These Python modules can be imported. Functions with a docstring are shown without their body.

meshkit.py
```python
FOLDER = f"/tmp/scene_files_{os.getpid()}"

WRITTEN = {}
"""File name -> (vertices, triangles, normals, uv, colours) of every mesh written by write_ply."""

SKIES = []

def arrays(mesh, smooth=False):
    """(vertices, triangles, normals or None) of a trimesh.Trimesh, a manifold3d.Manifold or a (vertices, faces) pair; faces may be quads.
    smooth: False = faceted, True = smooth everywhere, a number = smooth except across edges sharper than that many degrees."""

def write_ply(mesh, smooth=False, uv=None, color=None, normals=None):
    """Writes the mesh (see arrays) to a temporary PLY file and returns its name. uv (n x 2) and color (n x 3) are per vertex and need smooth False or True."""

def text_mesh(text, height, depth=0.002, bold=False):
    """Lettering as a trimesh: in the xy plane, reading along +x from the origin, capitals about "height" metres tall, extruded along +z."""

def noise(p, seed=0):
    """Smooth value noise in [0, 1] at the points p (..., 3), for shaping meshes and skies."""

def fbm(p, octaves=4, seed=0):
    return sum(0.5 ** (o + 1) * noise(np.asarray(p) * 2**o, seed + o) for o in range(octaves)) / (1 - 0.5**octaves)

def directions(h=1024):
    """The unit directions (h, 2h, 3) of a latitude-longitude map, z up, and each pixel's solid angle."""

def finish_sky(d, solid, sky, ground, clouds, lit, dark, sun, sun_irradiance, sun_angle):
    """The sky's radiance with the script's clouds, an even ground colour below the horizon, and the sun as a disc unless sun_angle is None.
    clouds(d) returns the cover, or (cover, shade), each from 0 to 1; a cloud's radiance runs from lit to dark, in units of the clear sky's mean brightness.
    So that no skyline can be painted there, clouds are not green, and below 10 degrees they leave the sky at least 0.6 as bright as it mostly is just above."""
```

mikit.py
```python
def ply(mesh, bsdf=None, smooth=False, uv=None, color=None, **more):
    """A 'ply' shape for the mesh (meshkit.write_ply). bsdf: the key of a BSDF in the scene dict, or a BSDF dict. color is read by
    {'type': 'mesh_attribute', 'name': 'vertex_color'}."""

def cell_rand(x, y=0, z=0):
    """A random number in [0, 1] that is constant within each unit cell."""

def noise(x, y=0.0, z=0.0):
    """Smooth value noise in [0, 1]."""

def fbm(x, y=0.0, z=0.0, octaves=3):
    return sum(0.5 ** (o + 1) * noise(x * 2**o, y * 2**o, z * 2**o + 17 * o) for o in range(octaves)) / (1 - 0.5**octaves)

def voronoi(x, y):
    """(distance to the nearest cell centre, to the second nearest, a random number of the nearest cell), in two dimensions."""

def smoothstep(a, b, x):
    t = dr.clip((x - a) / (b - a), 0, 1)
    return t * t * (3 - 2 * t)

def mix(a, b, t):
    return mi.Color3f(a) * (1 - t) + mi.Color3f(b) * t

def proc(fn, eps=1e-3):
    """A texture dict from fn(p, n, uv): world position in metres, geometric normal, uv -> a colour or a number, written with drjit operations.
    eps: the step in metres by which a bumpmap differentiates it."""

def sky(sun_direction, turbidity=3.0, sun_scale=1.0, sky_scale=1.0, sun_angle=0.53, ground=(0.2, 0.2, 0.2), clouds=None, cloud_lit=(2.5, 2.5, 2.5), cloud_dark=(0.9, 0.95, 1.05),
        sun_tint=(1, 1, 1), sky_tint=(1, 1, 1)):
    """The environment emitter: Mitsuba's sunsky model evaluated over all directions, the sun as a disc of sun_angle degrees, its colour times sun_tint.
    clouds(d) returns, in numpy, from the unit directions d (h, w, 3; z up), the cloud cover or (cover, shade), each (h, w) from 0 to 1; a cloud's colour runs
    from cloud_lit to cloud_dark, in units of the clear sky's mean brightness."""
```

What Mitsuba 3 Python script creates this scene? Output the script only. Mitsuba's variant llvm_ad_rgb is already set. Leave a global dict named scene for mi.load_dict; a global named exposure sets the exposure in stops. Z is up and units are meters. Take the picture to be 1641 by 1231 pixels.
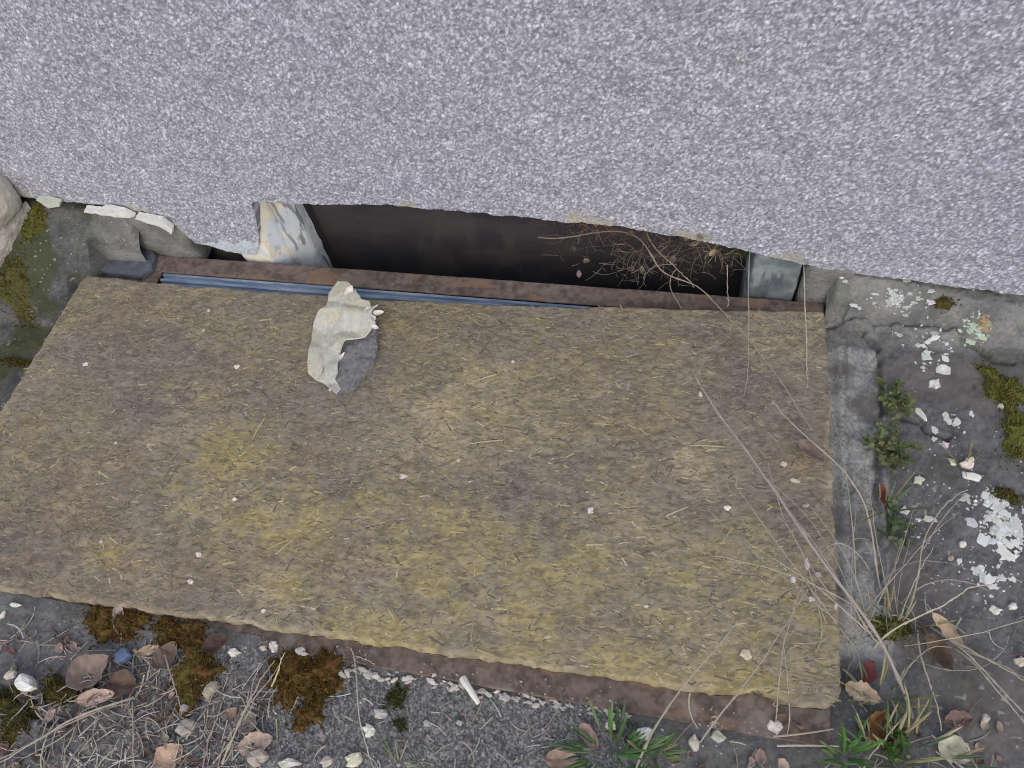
import math, random
import numpy as np
import trimesh
import mitsuba as mi
import drjit as dr
import mikit, meshkit
from mikit import proc, noise, fbm, voronoi, cell_rand, smoothstep, mix
from scipy.spatial import cKDTree
from shapely.geometry import Polygon

random.seed(7)
RNG = np.random.default_rng(7)
T = mi.ScalarTransform4f

# ------------------------------------------------------------------ camera, light, exposure
EYE, FWD, UP = np.array([0.27661, -0.80431, 1.00000]), np.array([-0.19998, 0.50502, -0.83962]), np.array([-0.09670, 0.84257, 0.52983])
scene, labels = {}, {}
scene['camera'] = {'type': 'perspective', 'fov': 66.02, 'fov_axis': 'x', 'near_clip': 0.01, 'far_clip': 500.0,
                   'to_world': T().look_at(origin=EYE.tolist(), target=(EYE + FWD).tolist(), up=UP.tolist())}
# overcast afternoon, the bright part of the cloud half way up behind the photographer
scene['sky'] = mikit.sky([0.22, -0.80, 0.56], turbidity=3, sun_scale=0.22, sun_angle=36,
                         clouds=lambda d: 1.0, cloud_lit=(2.34, 2.44, 2.68), cloud_dark=(0.9, 0.95, 1.05))
exposure = 2.3

# ------------------------------------------------------------------ materials
def col3(r, g, b): return mi.Color3f(r, g, b)

def ground_fn(p, n, uv):
    x, y, z = p.x, p.y, p.z
    a = fbm(x * 38, y * 38, z * 38, 3)
    b = fbm(x * 7 + 3.1, y * 7, 0.0, 3)
    g = fbm(x * 240, y * 240, z * 240, 2)
    f = noise(x * 520, y * 520, z * 520)
    c = mix((0.070, 0.074, 0.082), (0.168, 0.172, 0.186), smoothstep(0.22, 0.78, 0.42 * a + 0.36 * g + 0.22 * f))
    c = mix(c, (0.135, 0.122, 0.122), smoothstep(0.52, 0.70, b) * 0.5)
    c = mix(c, (0.085, 0.094, 0.074), smoothstep(0.58, 0.74, fbm(x * 11, y * 11 + 9, 2.0, 3)) * 0.45)
    # pale worn kerb of rough mortar right of the steel frame
    e = (noise(x * 40, y * 22, 5.0) - 0.5) * 0.022
    kerb = smoothstep(0.482, 0.490, x) * (1 - smoothstep(0.552, 0.566, x + e)) * smoothstep(-0.58, -0.50, y + e) * (1 - smoothstep(-0.062, -0.05, y))
    kc = mix((0.135, 0.142, 0.145), (0.370, 0.385, 0.395), smoothstep(0.25, 0.75, 0.45 * a + 0.30 * g + 0.25 * f))
    c = mix(c, kc, kerb * smoothstep(0.22, 0.5, fbm(x * 24, y * 24, 8.0, 3)))
    # mortar haunch along the foot of the wall
    fil = smoothstep(-0.085, -0.055, y + e * 1.5)
    fc = mix((0.110, 0.116, 0.120), (0.245, 0.250, 0.252), smoothstep(0.25, 0.75, 0.5 * a + 0.3 * g + 0.2 * f))
    fc = mix(fc, (0.135, 0.146, 0.110), smoothstep(0.58, 0.7, fbm(x * 26, y * 26, z * 26 + 3, 3)) * 0.5)
    c = mix(c, fc, fil)
    # damp, dirty concrete with algae at the far left; board shadow painted in too
    damp_shade = smoothstep(-0.70, -0.76, x + e) * smoothstep(-0.56, -0.46, y + e * 2)
    c = mix(c, mix((0.052, 0.058, 0.062), (0.125, 0.130, 0.128), smoothstep(0.3, 0.75, 0.6 * a + 0.4 * g)), damp_shade * 0.85)
    c = mix(c, (0.050, 0.058, 0.026), damp_shade * smoothstep(0.50, 0.60, fbm(x * 17, y * 17 + 4, z * 17, 3)) * 0.8)  # dark algae tone doubles as shadow beside the board
    # bare aggregate in front of the steel frame: grains of many greys
    agg = smoothstep(-0.42, -0.30, x + e * 3) * (1 - smoothstep(0.20, 0.36, x)) * (1 - smoothstep(-0.645, -0.63, y + e * 0.5))
    w = (noise(x * 300, y * 300, 1.0) - 0.5) * 0.9
    d1, d2, r = voronoi(x * 430 + w, y * 430 - w)
    ac = mix((0.070, 0.074, 0.081), (0.29, 0.30, 0.315), smoothstep(0.20, 1.05, r * 0.60 + 0.35 * f + 0.25 * g - 0.1))
    c = mix(c, ac, agg * 0.85)
    # pale grains in the concrete
    spk = smoothstep(0.80, 0.90, noise(x * 210, y * 210, z * 210)) * smoothstep(0.40, 0.60, fbm(x * 13, y * 13, 6.0, 2))
    return mix(c, (0.33, 0.34, 0.35), spk * 0.6)

def matte(fn, rough=0.85, spec=0.25):
    return {'type': 'twosided', 'bsdf': {'type': 'principled', 'base_color': proc(fn), 'roughness': rough, 'specular': spec}}

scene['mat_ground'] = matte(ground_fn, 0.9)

def rust_fn(p, n, uv):
    a = fbm(p.x * 30, p.y * 60, p.z * 60, 3)
    b = fbm(p.x * 160, p.y * 160, p.z * 160, 2)
    c = mix((0.088, 0.068, 0.062), (0.190, 0.148, 0.136), smoothstep(0.25, 0.75, 0.5 * a + 0.5 * b))
    c = mix(c, (0.235, 0.150, 0.105), smoothstep(0.60, 0.72, fbm(p.x * 18, p.y * 50, 3.0, 3)) * 0.6)
    return mix(c, (0.225, 0.215, 0.210), smoothstep(0.58, 0.75, fbm(p.x * 45 + 7, p.y * 45, 3.0, 3)) * 0.45)
scene['mat_rust'] = matte(rust_fn, 0.75, 0.3)

def blue_fn(p, n, uv):
    a = fbm(p.x * 22, p.y * 120, p.z * 120, 3)
    return mix((0.165, 0.235, 0.365), (0.300, 0.375, 0.475), smoothstep(0.3, 0.7, a))
scene['mat_blue'] = {'type': 'twosided', 'bsdf': {'type': 'principled', 'base_color': proc(blue_fn), 'roughness': 0.38, 'specular': 0.5}}

def reveal_fn(p, n, uv):
    a = fbm(p.y * 30, p.z * 30, p.x * 30, 3)
    c = mix((0.66, 0.74, 0.84), (0.80, 0.78, 0.69), smoothstep(0.50, 0.53, a * 0.9 + 3.0 * (p.z - 0.02) - 2.6 * p.y + 0.12))
    s = fbm(p.y * 150, p.z * 22, 2.0, 3)
    c = mix(c, (0.13, 0.16, 0.20), smoothstep(0.56, 0.64, s) * smoothstep(0.022, 0.045, p.y) * 0.75)
    return mix(c, (0.30, 0.30, 0.27), smoothstep(0.66, 0.74, fbm(p.y * 60, p.z * 60, 5.0, 3)) * 0.4)
scene['mat_reveal'] = matte(reveal_fn, 0.6, 0.35)

def plug_fn(p, n, uv):
    a = fbm(p.x * 40, p.y * 40, p.z * 40, 3)
    c = mix((0.115, 0.150, 0.170), (0.27, 0.31, 0.33), smoothstep(0.3, 0.72, a))
    return mix(c, (0.07, 0.085, 0.11), smoothstep(0.55, 0.66, fbm(p.x * 70, p.z * 22, 2.0, 3)) * 0.6)
scene['mat_plug'] = matte(plug_fn, 0.8)

def dark_fn(p, n, uv):
    a = fbm(p.x * 14, p.z * 40, p.y * 9, 4)
    c = mix((0.040, 0.041, 0.053), (0.060, 0.055, 0.063), smoothstep(0.3, 0.7, a))
    return mix(c, (0.09, 0.088, 0.09), smoothstep(0.50, 0.75, fbm(p.x * 30, p.z * 12, 3.0, 4)) * 0.35)
scene['mat_dark_wood'] = matte(dark_fn, 0.65, 0.3)

def core_fn(p, n, uv):
    a = fbm(p.x * 30, p.y * 30, p.z * 30, 3)
    return mix((0.10, 0.10, 0.10), (0.22, 0.215, 0.205), a)
scene['mat_masonry'] = matte(core_fn, 0.9)

scene['mat_colour'] = {'type': 'twosided', 'bsdf': {'type': 'principled', 'base_color': {'type': 'mesh_attribute', 'name': 'vertex_color'}, 'roughness': 0.8, 'specular': 0.22}}

# ------------------------------------------------------------------ helpers
def number(key):
    if not any(k == key or k.startswith(key + '__') for k in scene): return key
    i = 1
    while any(k == f'{key}_{i:03d}' or k.startswith(f'{key}_{i:03d}__') for k in scene): i += 1
    return f'{key}_{i:03d}'

_count = {}
def fresh(key):
    n = _count.get(key, -1) + 1
    _count[key] = n
    return key if n == 0 else f'{key}_{n:03d}'

def put(key, mesh, mat='mat_colour', smooth=False, color=None):
    if mat == 'mat_colour' and color is not None:
        v = mesh[0] if isinstance(mesh, tuple) else mesh.vertices
        color = np.asarray(color, float)
        if color.ndim == 1: color = np.tile(color, (len(v), 1))
        scene[key] = mikit.ply(mesh, mat, smooth=smooth, color=color)
    else:
        scene[key] = mikit.ply(mesh, mat, smooth=smooth)
    return key

def tag(key, label=None, cat=None, group=None, kind=None):
    d = {}
    if label: d['label'] = label
    if cat: d['category'] = cat
    if group: d['group'] = group
    if kind: d['kind'] = kind
    labels[key] = d

def join(parts):
    """[(vertices, faces, colours)] -> one of them"""
    v, f, c, at = [], [], [], 0
    for a, b, k in parts:
        v.append(a); f.append(np.asarray(b) + at); c.append(np.tile(k, (len(a), 1)) if np.ndim(k) == 1 else k); at += len(a)
    return np.vstack(v), np.vstack(f), np.vstack(c)

def grid_faces(nu, nv):
    i, j = np.meshgrid(np.arange(nu - 1), np.arange(nv - 1), indexing='ij')
    a = (i * nv + j).ravel()
    return np.stack([a, a + nv, a + nv + 1, a + 1], 1)

def jit(c, s=0.08):
    """a colour a little lighter or darker as a whole"""
    return np.clip(np.asarray(c) * (1 + RNG.normal(0, s)) * (1 + RNG.normal(0, s * 0.25, 3)), 0.005, 0.95)

def box(x0, x1, y0, y1, z0, z1, bevel=0.0, step=None, rough=0.0, seed=0):
    m = trimesh.creation.box(extents=[x1 - x0, y1 - y0, z1 - z0])
    m.apply_translation([(x0 + x1) / 2, (y0 + y1) / 2, (z0 + z1) / 2])
    if step:
        v, f = trimesh.remesh.subdivide_to_size(m.vertices, m.faces, step, max_iter=14)
        m = trimesh.Trimesh(v, f); m.merge_vertices()
    if rough:
        v = m.vertices.view(np.ndarray).copy()
        c = np.array([(x0 + x1) / 2, (y0 + y1) / 2, (z0 + z1) / 2])
        for k in range(3):
            v[:, k] += (meshkit.fbm(v * 40 + 11 * k, 3, seed + k) - 0.5) * 2 * rough
        if bevel:
            e = np.array([x1 - x0, y1 - y0, z1 - z0]) / 2
            q = (m.vertices - c) / e
            near = np.clip((np.abs(q) * e - (e - bevel)) / bevel, 0, 1)
            k = np.clip(np.sqrt((near ** 2).sum(1)), 1, None)
            v -= np.sign(q) * near * bevel * (1 - 1 / k)[:, None]
        m.vertices = v
    return m

def spline(pts, n):
    p = np.asarray(pts, float)
    if len(p) == 2: return p[0] + np.linspace(0, 1, n)[:, None] * (p[1] - p[0])
    from scipy.interpolate import CubicSpline
    s = np.r_[0, np.cumsum(np.linalg.norm(np.diff(p, axis=0), axis=1))]
    return CubicSpline(s, p)(np.linspace(0, s[-1], n))

def tube(pts, r0, r1=None, n=None, sides=5, wob=0.0, nodes=0):
    n = n or max(4, 5 * len(pts))
    p = spline(pts, n)
    if wob: p = p + np.cumsum(RNG.normal(0, wob, p.shape), axis=0) * np.linspace(0, 1, n)[:, None]
    r = np.linspace(r0, r0 * 0.5 if r1 is None else r1, n)
    if nodes: r = r * (1 + 0.55 * (np.arange(n) % nodes == nodes - 2)) * (1 + RNG.normal(0, 0.10, n))
    t = np.gradient(p, axis=0); t /= np.linalg.norm(t, axis=1, keepdims=True) + 1e-12
    a = np.cross(t, np.where(np.abs(t[:, 2:]) < 0.9, [0, 0, 1.0], [1.0, 0, 0])); a /= np.linalg.norm(a, axis=1, keepdims=True) + 1e-12
    b, g = np.cross(t, a), np.arange(sides) * 2 * np.pi / sides
    v = p[:, None] + r[:, None, None] * (np.cos(g)[None, :, None] * a[:, None] + np.sin(g)[None, :, None] * b[:, None])
    i, j = np.meshgrid(np.arange(n - 1), np.arange(sides), indexing='ij')
    q = np.stack([i * sides + j, i * sides + (j + 1) % sides, (i + 1) * sides + (j + 1) % sides, (i + 1) * sides + j], -1).reshape(-1, 4)
    caps = np.vstack([[[0, k + 1, k] for k in range(1, sides - 1)], [[(n - 1) * sides, (n - 1) * sides + k, (n - 1) * sides + k + 1] for k in range(1, sides - 1)]])
    return v.reshape(-1, 3), np.vstack([q[:, [0, 1, 2]], q[:, [0, 2, 3]], caps])

def blade(base, tip, sag, width, n=7, thick=0.0004):
    """a grass blade: a folded strip with thickness, from base to tip, bowed up by sag"""
    base, tip = np.asarray(base, float), np.asarray(tip, float)
    t = np.linspace(0, 1, n)
    p = base + t[:, None] * (tip - base); p[:, 2] += sag * 4 * t * (1 - t)
    d = tip - base; s = np.cross(d, [0, 0, 1.0]); s /= np.linalg.norm(s) + 1e-9
    w = width * np.sqrt(np.clip(1 - t ** 2.2, 0, 1)) * np.minimum(1, 0.5 + 2.5 * t) / 2 + 1e-5
    up = np.array([0, 0, 1.0])
    rows = np.stack([p - s * w[:, None] + up * w[:, None] * 0.5, p, p + s * w[:, None] + up * w[:, None] * 0.5, p - up * thick], 1)
    i, j = np.meshgrid(np.arange(n - 1), np.arange(4), indexing='ij')
    q = np.stack([i * 4 + j, i * 4 + (j + 1) % 4, (i + 1) * 4 + (j + 1) % 4, (i + 1) * 4 + j], -1).reshape(-1, 4)
    return rows.reshape(-1, 3), np.vstack([q[:, [0, 1, 2]], q[:, [0, 2, 3]]])

def leaf(c, length, width, rot, curl=0.25, tilt=(0, 0), lobes=0, stalk=True, n=15, m=13, thick=0.0006):
    """a dry leaf: curled blade with an uneven rim, a raised midrib line and a stalk"""
    t = np.linspace(0, 1, n); s = np.linspace(-1, 1, m)
    half = width / 2 * (np.sin(np.pi * t ** 0.85)) ** 0.7
    if lobes: half = half * (1 + 0.28 * np.cos(lobes * 2 * np.pi * t))
    half = half * (1 + RNG.normal(0, 0.09, n)) + 0.0004
    X = np.repeat((t - 0.5)[:, None] * length, m, 1)
    Y = half[:, None] * s[None]
    ph, ph2 = RNG.uniform(0, 6, 2)
    Z = curl * width * (s[None] ** 2) * np.sin(np.pi * t)[:, None] + curl * 0.5 * length * (2 * t[:, None] - 1) ** 2 - 0.05 * width * np.exp(-(s[None] / 0.14) ** 2) + 0.022 * width * np.sin(30 * t[:, None] - 9 * np.abs(s[None]))
    Z = Z + 0.10 * width * (meshkit.noise(np.stack([X / width * 3 + ph * 9, Y / width * 3, 0 * X], -1)) - 0.5) * 2 + 0.05 * width * np.sin(9 * t[:, None] + ph + 3 * s[None]) + 0.03 * width * np.sin(7 * s[None] + ph2)
    top = np.stack([X, Y, Z], -1).reshape(-1, 3); bot = top - [0, 0, thick]
    f = grid_faces(n, m); f = np.vstack([f[:, [0, 1, 2]], f[:, [0, 2, 3]]])
    rim = np.r_[np.arange(0, n * m, m)[::-1], np.arange(0, m), np.arange(m - 1, n * m, m), np.arange(n * m - m, n * m)[::-1]]
    k = len(rim); side = np.vstack([[rim[i], rim[(i + 1) % k], rim[(i + 1) % k] + n * m] for i in range(k)] + [[rim[i], rim[(i + 1) % k] + n * m, rim[i] + n * m] for i in range(k)])
    v, fs = np.vstack([top, bot]), np.vstack([f, f[:, ::-1] + n * m, side])
    if stalk:
        sv, sf = tube([[-length * 0.5, 0, Z[0].mean()], [-length * 0.72, width * 0.06, Z[0].mean() * 0.6]], width * 0.025 + 0.0004, n=4)
        fs = np.vstack([fs, sf + len(v)]); v = np.vstack([v, sv])
    R = trimesh.transformations.euler_matrix(tilt[0], tilt[1], rot)[:3, :3]
    v = v @ R.T
    v[:, 2] -= v[:, 2].min()
    return v + np.asarray(c, float), fs

def chip(c, w, h, rot, thick=0.0015, seed=0, tilt=0.08, sides=9, rag=0.62):
    """a flat broken crumb with an uneven rim: rounded top, rim, base"""
    r = np.random.default_rng(seed)
    a = np.linspace(0, 2 * np.pi, sides, endpoint=False) + r.uniform(-0.25, 0.25, sides)
    k = r.uniform(rag, 1.08, sides)
    ring = np.stack([np.cos(a) * k * w / 2, np.sin(a) * k * h / 2], 1)
    z = thick * r.uniform(0.75, 1.1, sides)
    v = np.vstack([np.c_[ring, np.zeros(sides)], np.c_[ring * 0.97, z * 0.75], np.c_[ring * 0.78, z], [[0, 0, thick * 1.08]]])
    f = []
    for lay in (0, 1):
        for i in range(sides):
            j = (i + 1) % sides
            f += [[lay * sides + i, lay * sides + j, (lay + 1) * sides + j], [lay * sides + i, (lay + 1) * sides + j, (lay + 1) * sides + i]]
    f += [[2 * sides + i, 2 * sides + (i + 1) % sides, 3 * sides] for i in range(sides)]
    f += [[0, i + 1, i] for i in range(1, sides - 1)]
    R = trimesh.transformations.euler_matrix(r.uniform(-tilt, tilt), r.uniform(-tilt, tilt), rot)[:3, :3]
    v = v @ R.T; v[:, 2] -= v[:, 2].min()
    return v + np.asarray(c, float), np.array(f)

def plate(pts, z0, z1, step, rough, seed, warp=None):
    """a plate cut to an outline in plan, its top broken and uneven"""
    m = trimesh.creation.extrude_polygon(Polygon(pts), z1 - z0, engine='earcut')
    v, f = trimesh.remesh.subdivide_to_size(m.vertices, m.faces, step, max_iter=14)
    m = trimesh.Trimesh(v, f); m.merge_vertices(); v = m.vertices.view(np.ndarray).copy()
    v[:, 0] += (meshkit.fbm(v * 180, 3, seed) - 0.5) * rough * 1.6
    v[:, 1] += (meshkit.fbm(v * 180, 3, seed + 3) - 0.5) * rough * 1.6
    top = v[:, 2] / (z1 - z0)
    v[:, 2] = z0 + v[:, 2] + top * (meshkit.fbm(v * [90, 90, 0], 4, seed + 5) - 0.5) * 2 * rough
    if warp is not None: v[:, 2] += warp(v[:, 0], v[:, 1])
    m.vertices = v
    return m

# ------------------------------------------------------------------ the ground
EDGE_X = [-40, -3, -0.846, -0.706, -0.590, -0.580, -0.565, -0.52, -0.480, -0.458, -0.438, -0.428, -0.419, -0.412, -0.327, -0.199, -0.05, 0.055, 0.184, 0.274, 0.365, 0.446, 0.586, 0.749, 1.6, 40]
EDGE_Z = [0.135, 0.135, 0.131, 0.119, 0.103, 0.070, 0.036, 0.022, 0.013, 0.017, 0.046, 0.075, 0.108, 0.143, 0.146, 0.152, 0.152, 0.147, 0.135, 0.120, 0.100, 0.078, 0.060, 0.042, 0.02, 0.02]
def wall_edge(x): return np.interp(x, EDGE_X, EDGE_Z)

FX0, FX1, FY0, FY1 = -0.663, 0.488, -0.636, -0.004         # the steel frame in plan

def seg_dist(x, y, pts):
    d = np.full(np.shape(x), 9.0)
    for (x0, y0), (x1, y1) in zip([q[:2] for q in pts[:-1]], [q[:2] for q in pts[1:]]):
        dx, dy = x1 - x0, y1 - y0
        t = np.clip(((x - x0) * dx + (y - y0) * dy) / (dx * dx + dy * dy), 0, 1)
        d = np.minimum(d, np.hypot(x - x0 - t * dx, y - y0 - t * dy))
    return d

def sstep(a, b, x):
    t = np.clip((x - a) / (b - a), 0, 1); return t * t * (3 - 2 * t)

CRACKS = [([(0.494, -0.045, 0), (0.54, -0.035, 0), (0.579, -0.039, 0), (0.622, -0.033, 0), (0.668, -0.038, 0), (0.693, -0.06, 0), (0.715, -0.079, 0), (0.741, -0.085, 0)], 0.0032, 0.014),
          ([(0.543, -0.049, 0), (0.56, -0.083, 0), (0.563, -0.147, 0), (0.556, -0.229, 0), (0.549, -0.323, 0), (0.551, -0.407, 0), (0.547, -0.456, 0)], 0.0045, 0.012),
          ([(0.586, -0.194, 0), (0.604, -0.196, 0), (0.623, -0.213, 0), (0.645, -0.218, 0)], 0.0034, 0.014),
          ([(-0.548, -0.742, 0), (-0.488, -0.763, 0), (-0.455, -0.772, 0), (-0.433, -0.761, 0), (-0.41, -0.719, 0), (-0.386, -0.691, 0)], 0.004, 0.010)]

def ground_z(x, y):
    x, y = np.asarray(x, float), np.asarray(y, float)
    p = np.stack([x, y, 0 * x], -1)
    z = -0.004 + (meshkit.fbm(p * 9, 3, 1) - 0.5) * 0.010 + (meshkit.fbm(p * 70, 3, 2) - 0.5) * 0.0060 + (meshkit.fbm(p * 260, 2, 3) - 0.5) * 0.0030
    rag = (meshkit.fbm(p * 28, 3, 5) - 0.5) * 0.030
    # haunch against the wall left of the frame: a lump of mortar with a broken front edge
    hl = np.clip(wall_edge(np.minimum(x, -0.592)) - 0.012 - 0.3 * np.abs(rag), 0, 1)
    reach = np.interp(x, [-0.84, -0.79, -0.74, -0.68], [0.150, 0.140, 0.075, 0.050])
    left = sstep(-0.640, -0.672, x + rag * 0.3)
    z = z + left * hl * np.clip(1 + (y + rag * 0.35) / reach, 0, 1) ** 0.85
    z = z - 0.042 * sstep(-0.70, -0.755, x + rag * 0.4) * sstep(-0.125, -0.148, y + rag * 0.4) * sstep(-0.52, -0.40, y + rag)
    # narrower haunch right of the window
    hr = wall_edge(np.maximum(x, 0.46)) - 0.006
    z = z + sstep(0.480, 0.498, x) * hr * np.clip(1 + (y + rag * 0.25 + 0.010 * sstep(0.6, 0.72, x)) / 0.046, 0, 1) ** 0.75
    # the rough kerb beside the frame stands a little proud
    z = z + 0.010 * sstep(0.484, 0.496, x) * sstep(0.572, 0.556, x + rag * 0.5) * sstep(-0.075, -0.095, y) * sstep(-0.55, -0.46, y)
    # litter heaped at the bottom left
    z = z + 0.016 * np.exp(-(((x + 0.40) / 0.22) ** 2 + ((y + 0.78) / 0.07) ** 2)) * (0.6 + 0.8 * meshkit.fbm(p * 30, 3, 9))
    for pts, w, dep in CRACKS:
        d = seg_dist(x + (meshkit.noise(p * 90, 7) - 0.5) * 0.008, y + (meshkit.noise(p * 90, 8) - 0.5) * 0.008, pts)
        z = z - dep * (1 - sstep(w * 0.5, w * 1.5, d))
    # keep clear of the board and the frame
    under = (x > -0.775) & (x < 0.515) & (y > -0.640) & (y < -0.030)
    z = np.where(under & ((x > -0.745) | (y < -0.09)), np.minimum(z, -0.002 + 0.006 * sstep(0.499, 0.508, x)), z)
    z = np.where((x < -0.215) & (x > FX0 - 0.08) & (y < -0.620) & (y > -0.645), 0.0022 + (meshkit.fbm(p * 90, 3, 17) - 0.5) * 0.003, z)
    return z

def axis(pieces, out0, out1, grow=1.35):
    a = np.concatenate([np.arange(p, q - 1e-9, s) for p, q, s in pieces] + [[pieces[-1][1]]])
    def outer(start, step, lim):
        o, d = [], step
        while abs(start) < lim:
            d *= grow; start += d; o.append(start)
        return o
    lo = outer(a[0], -pieces[0][2], out0)[::-1]; hi = outer(a[-1], pieces[-1][2], out1) if out1 else []
    return np.r_[lo, a, hi]

gx = axis([(-1.06, FX0, 0.0031), (FX0, FX1, 0.0031), (FX1, 0.92, 0.0029)], 40, 40)
gy = axis([(-0.90, FY0, 0.0029), (FY0, FY1, 0.004), (FY1, 0.034, 0.0028)], 40, 0)
GX, GY = np.meshgrid(gx, gy, indexing='ij')
GZ = ground_z(GX, GY)
gf = grid_faces(len(gx), len(gy))
cx, cy = (GX.ravel()[gf].mean(1)), (GY.ravel()[gf].mean(1))
hole = (cx > FX0) & (cx < FX1) & (cy > FY0) & (cy < FY1) & ~((cx < -0.215) & (cy < -0.622))   # earth has crept over the front rail at the left
hole |= (cx > -0.602) & (cx < 0.452) & (cy > FY1)
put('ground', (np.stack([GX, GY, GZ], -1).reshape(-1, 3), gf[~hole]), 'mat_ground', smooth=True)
tag('ground', 'dark grey concrete paving with coarse bare aggregate and mortar haunches along the wall', 'ground', kind='structure')

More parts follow.
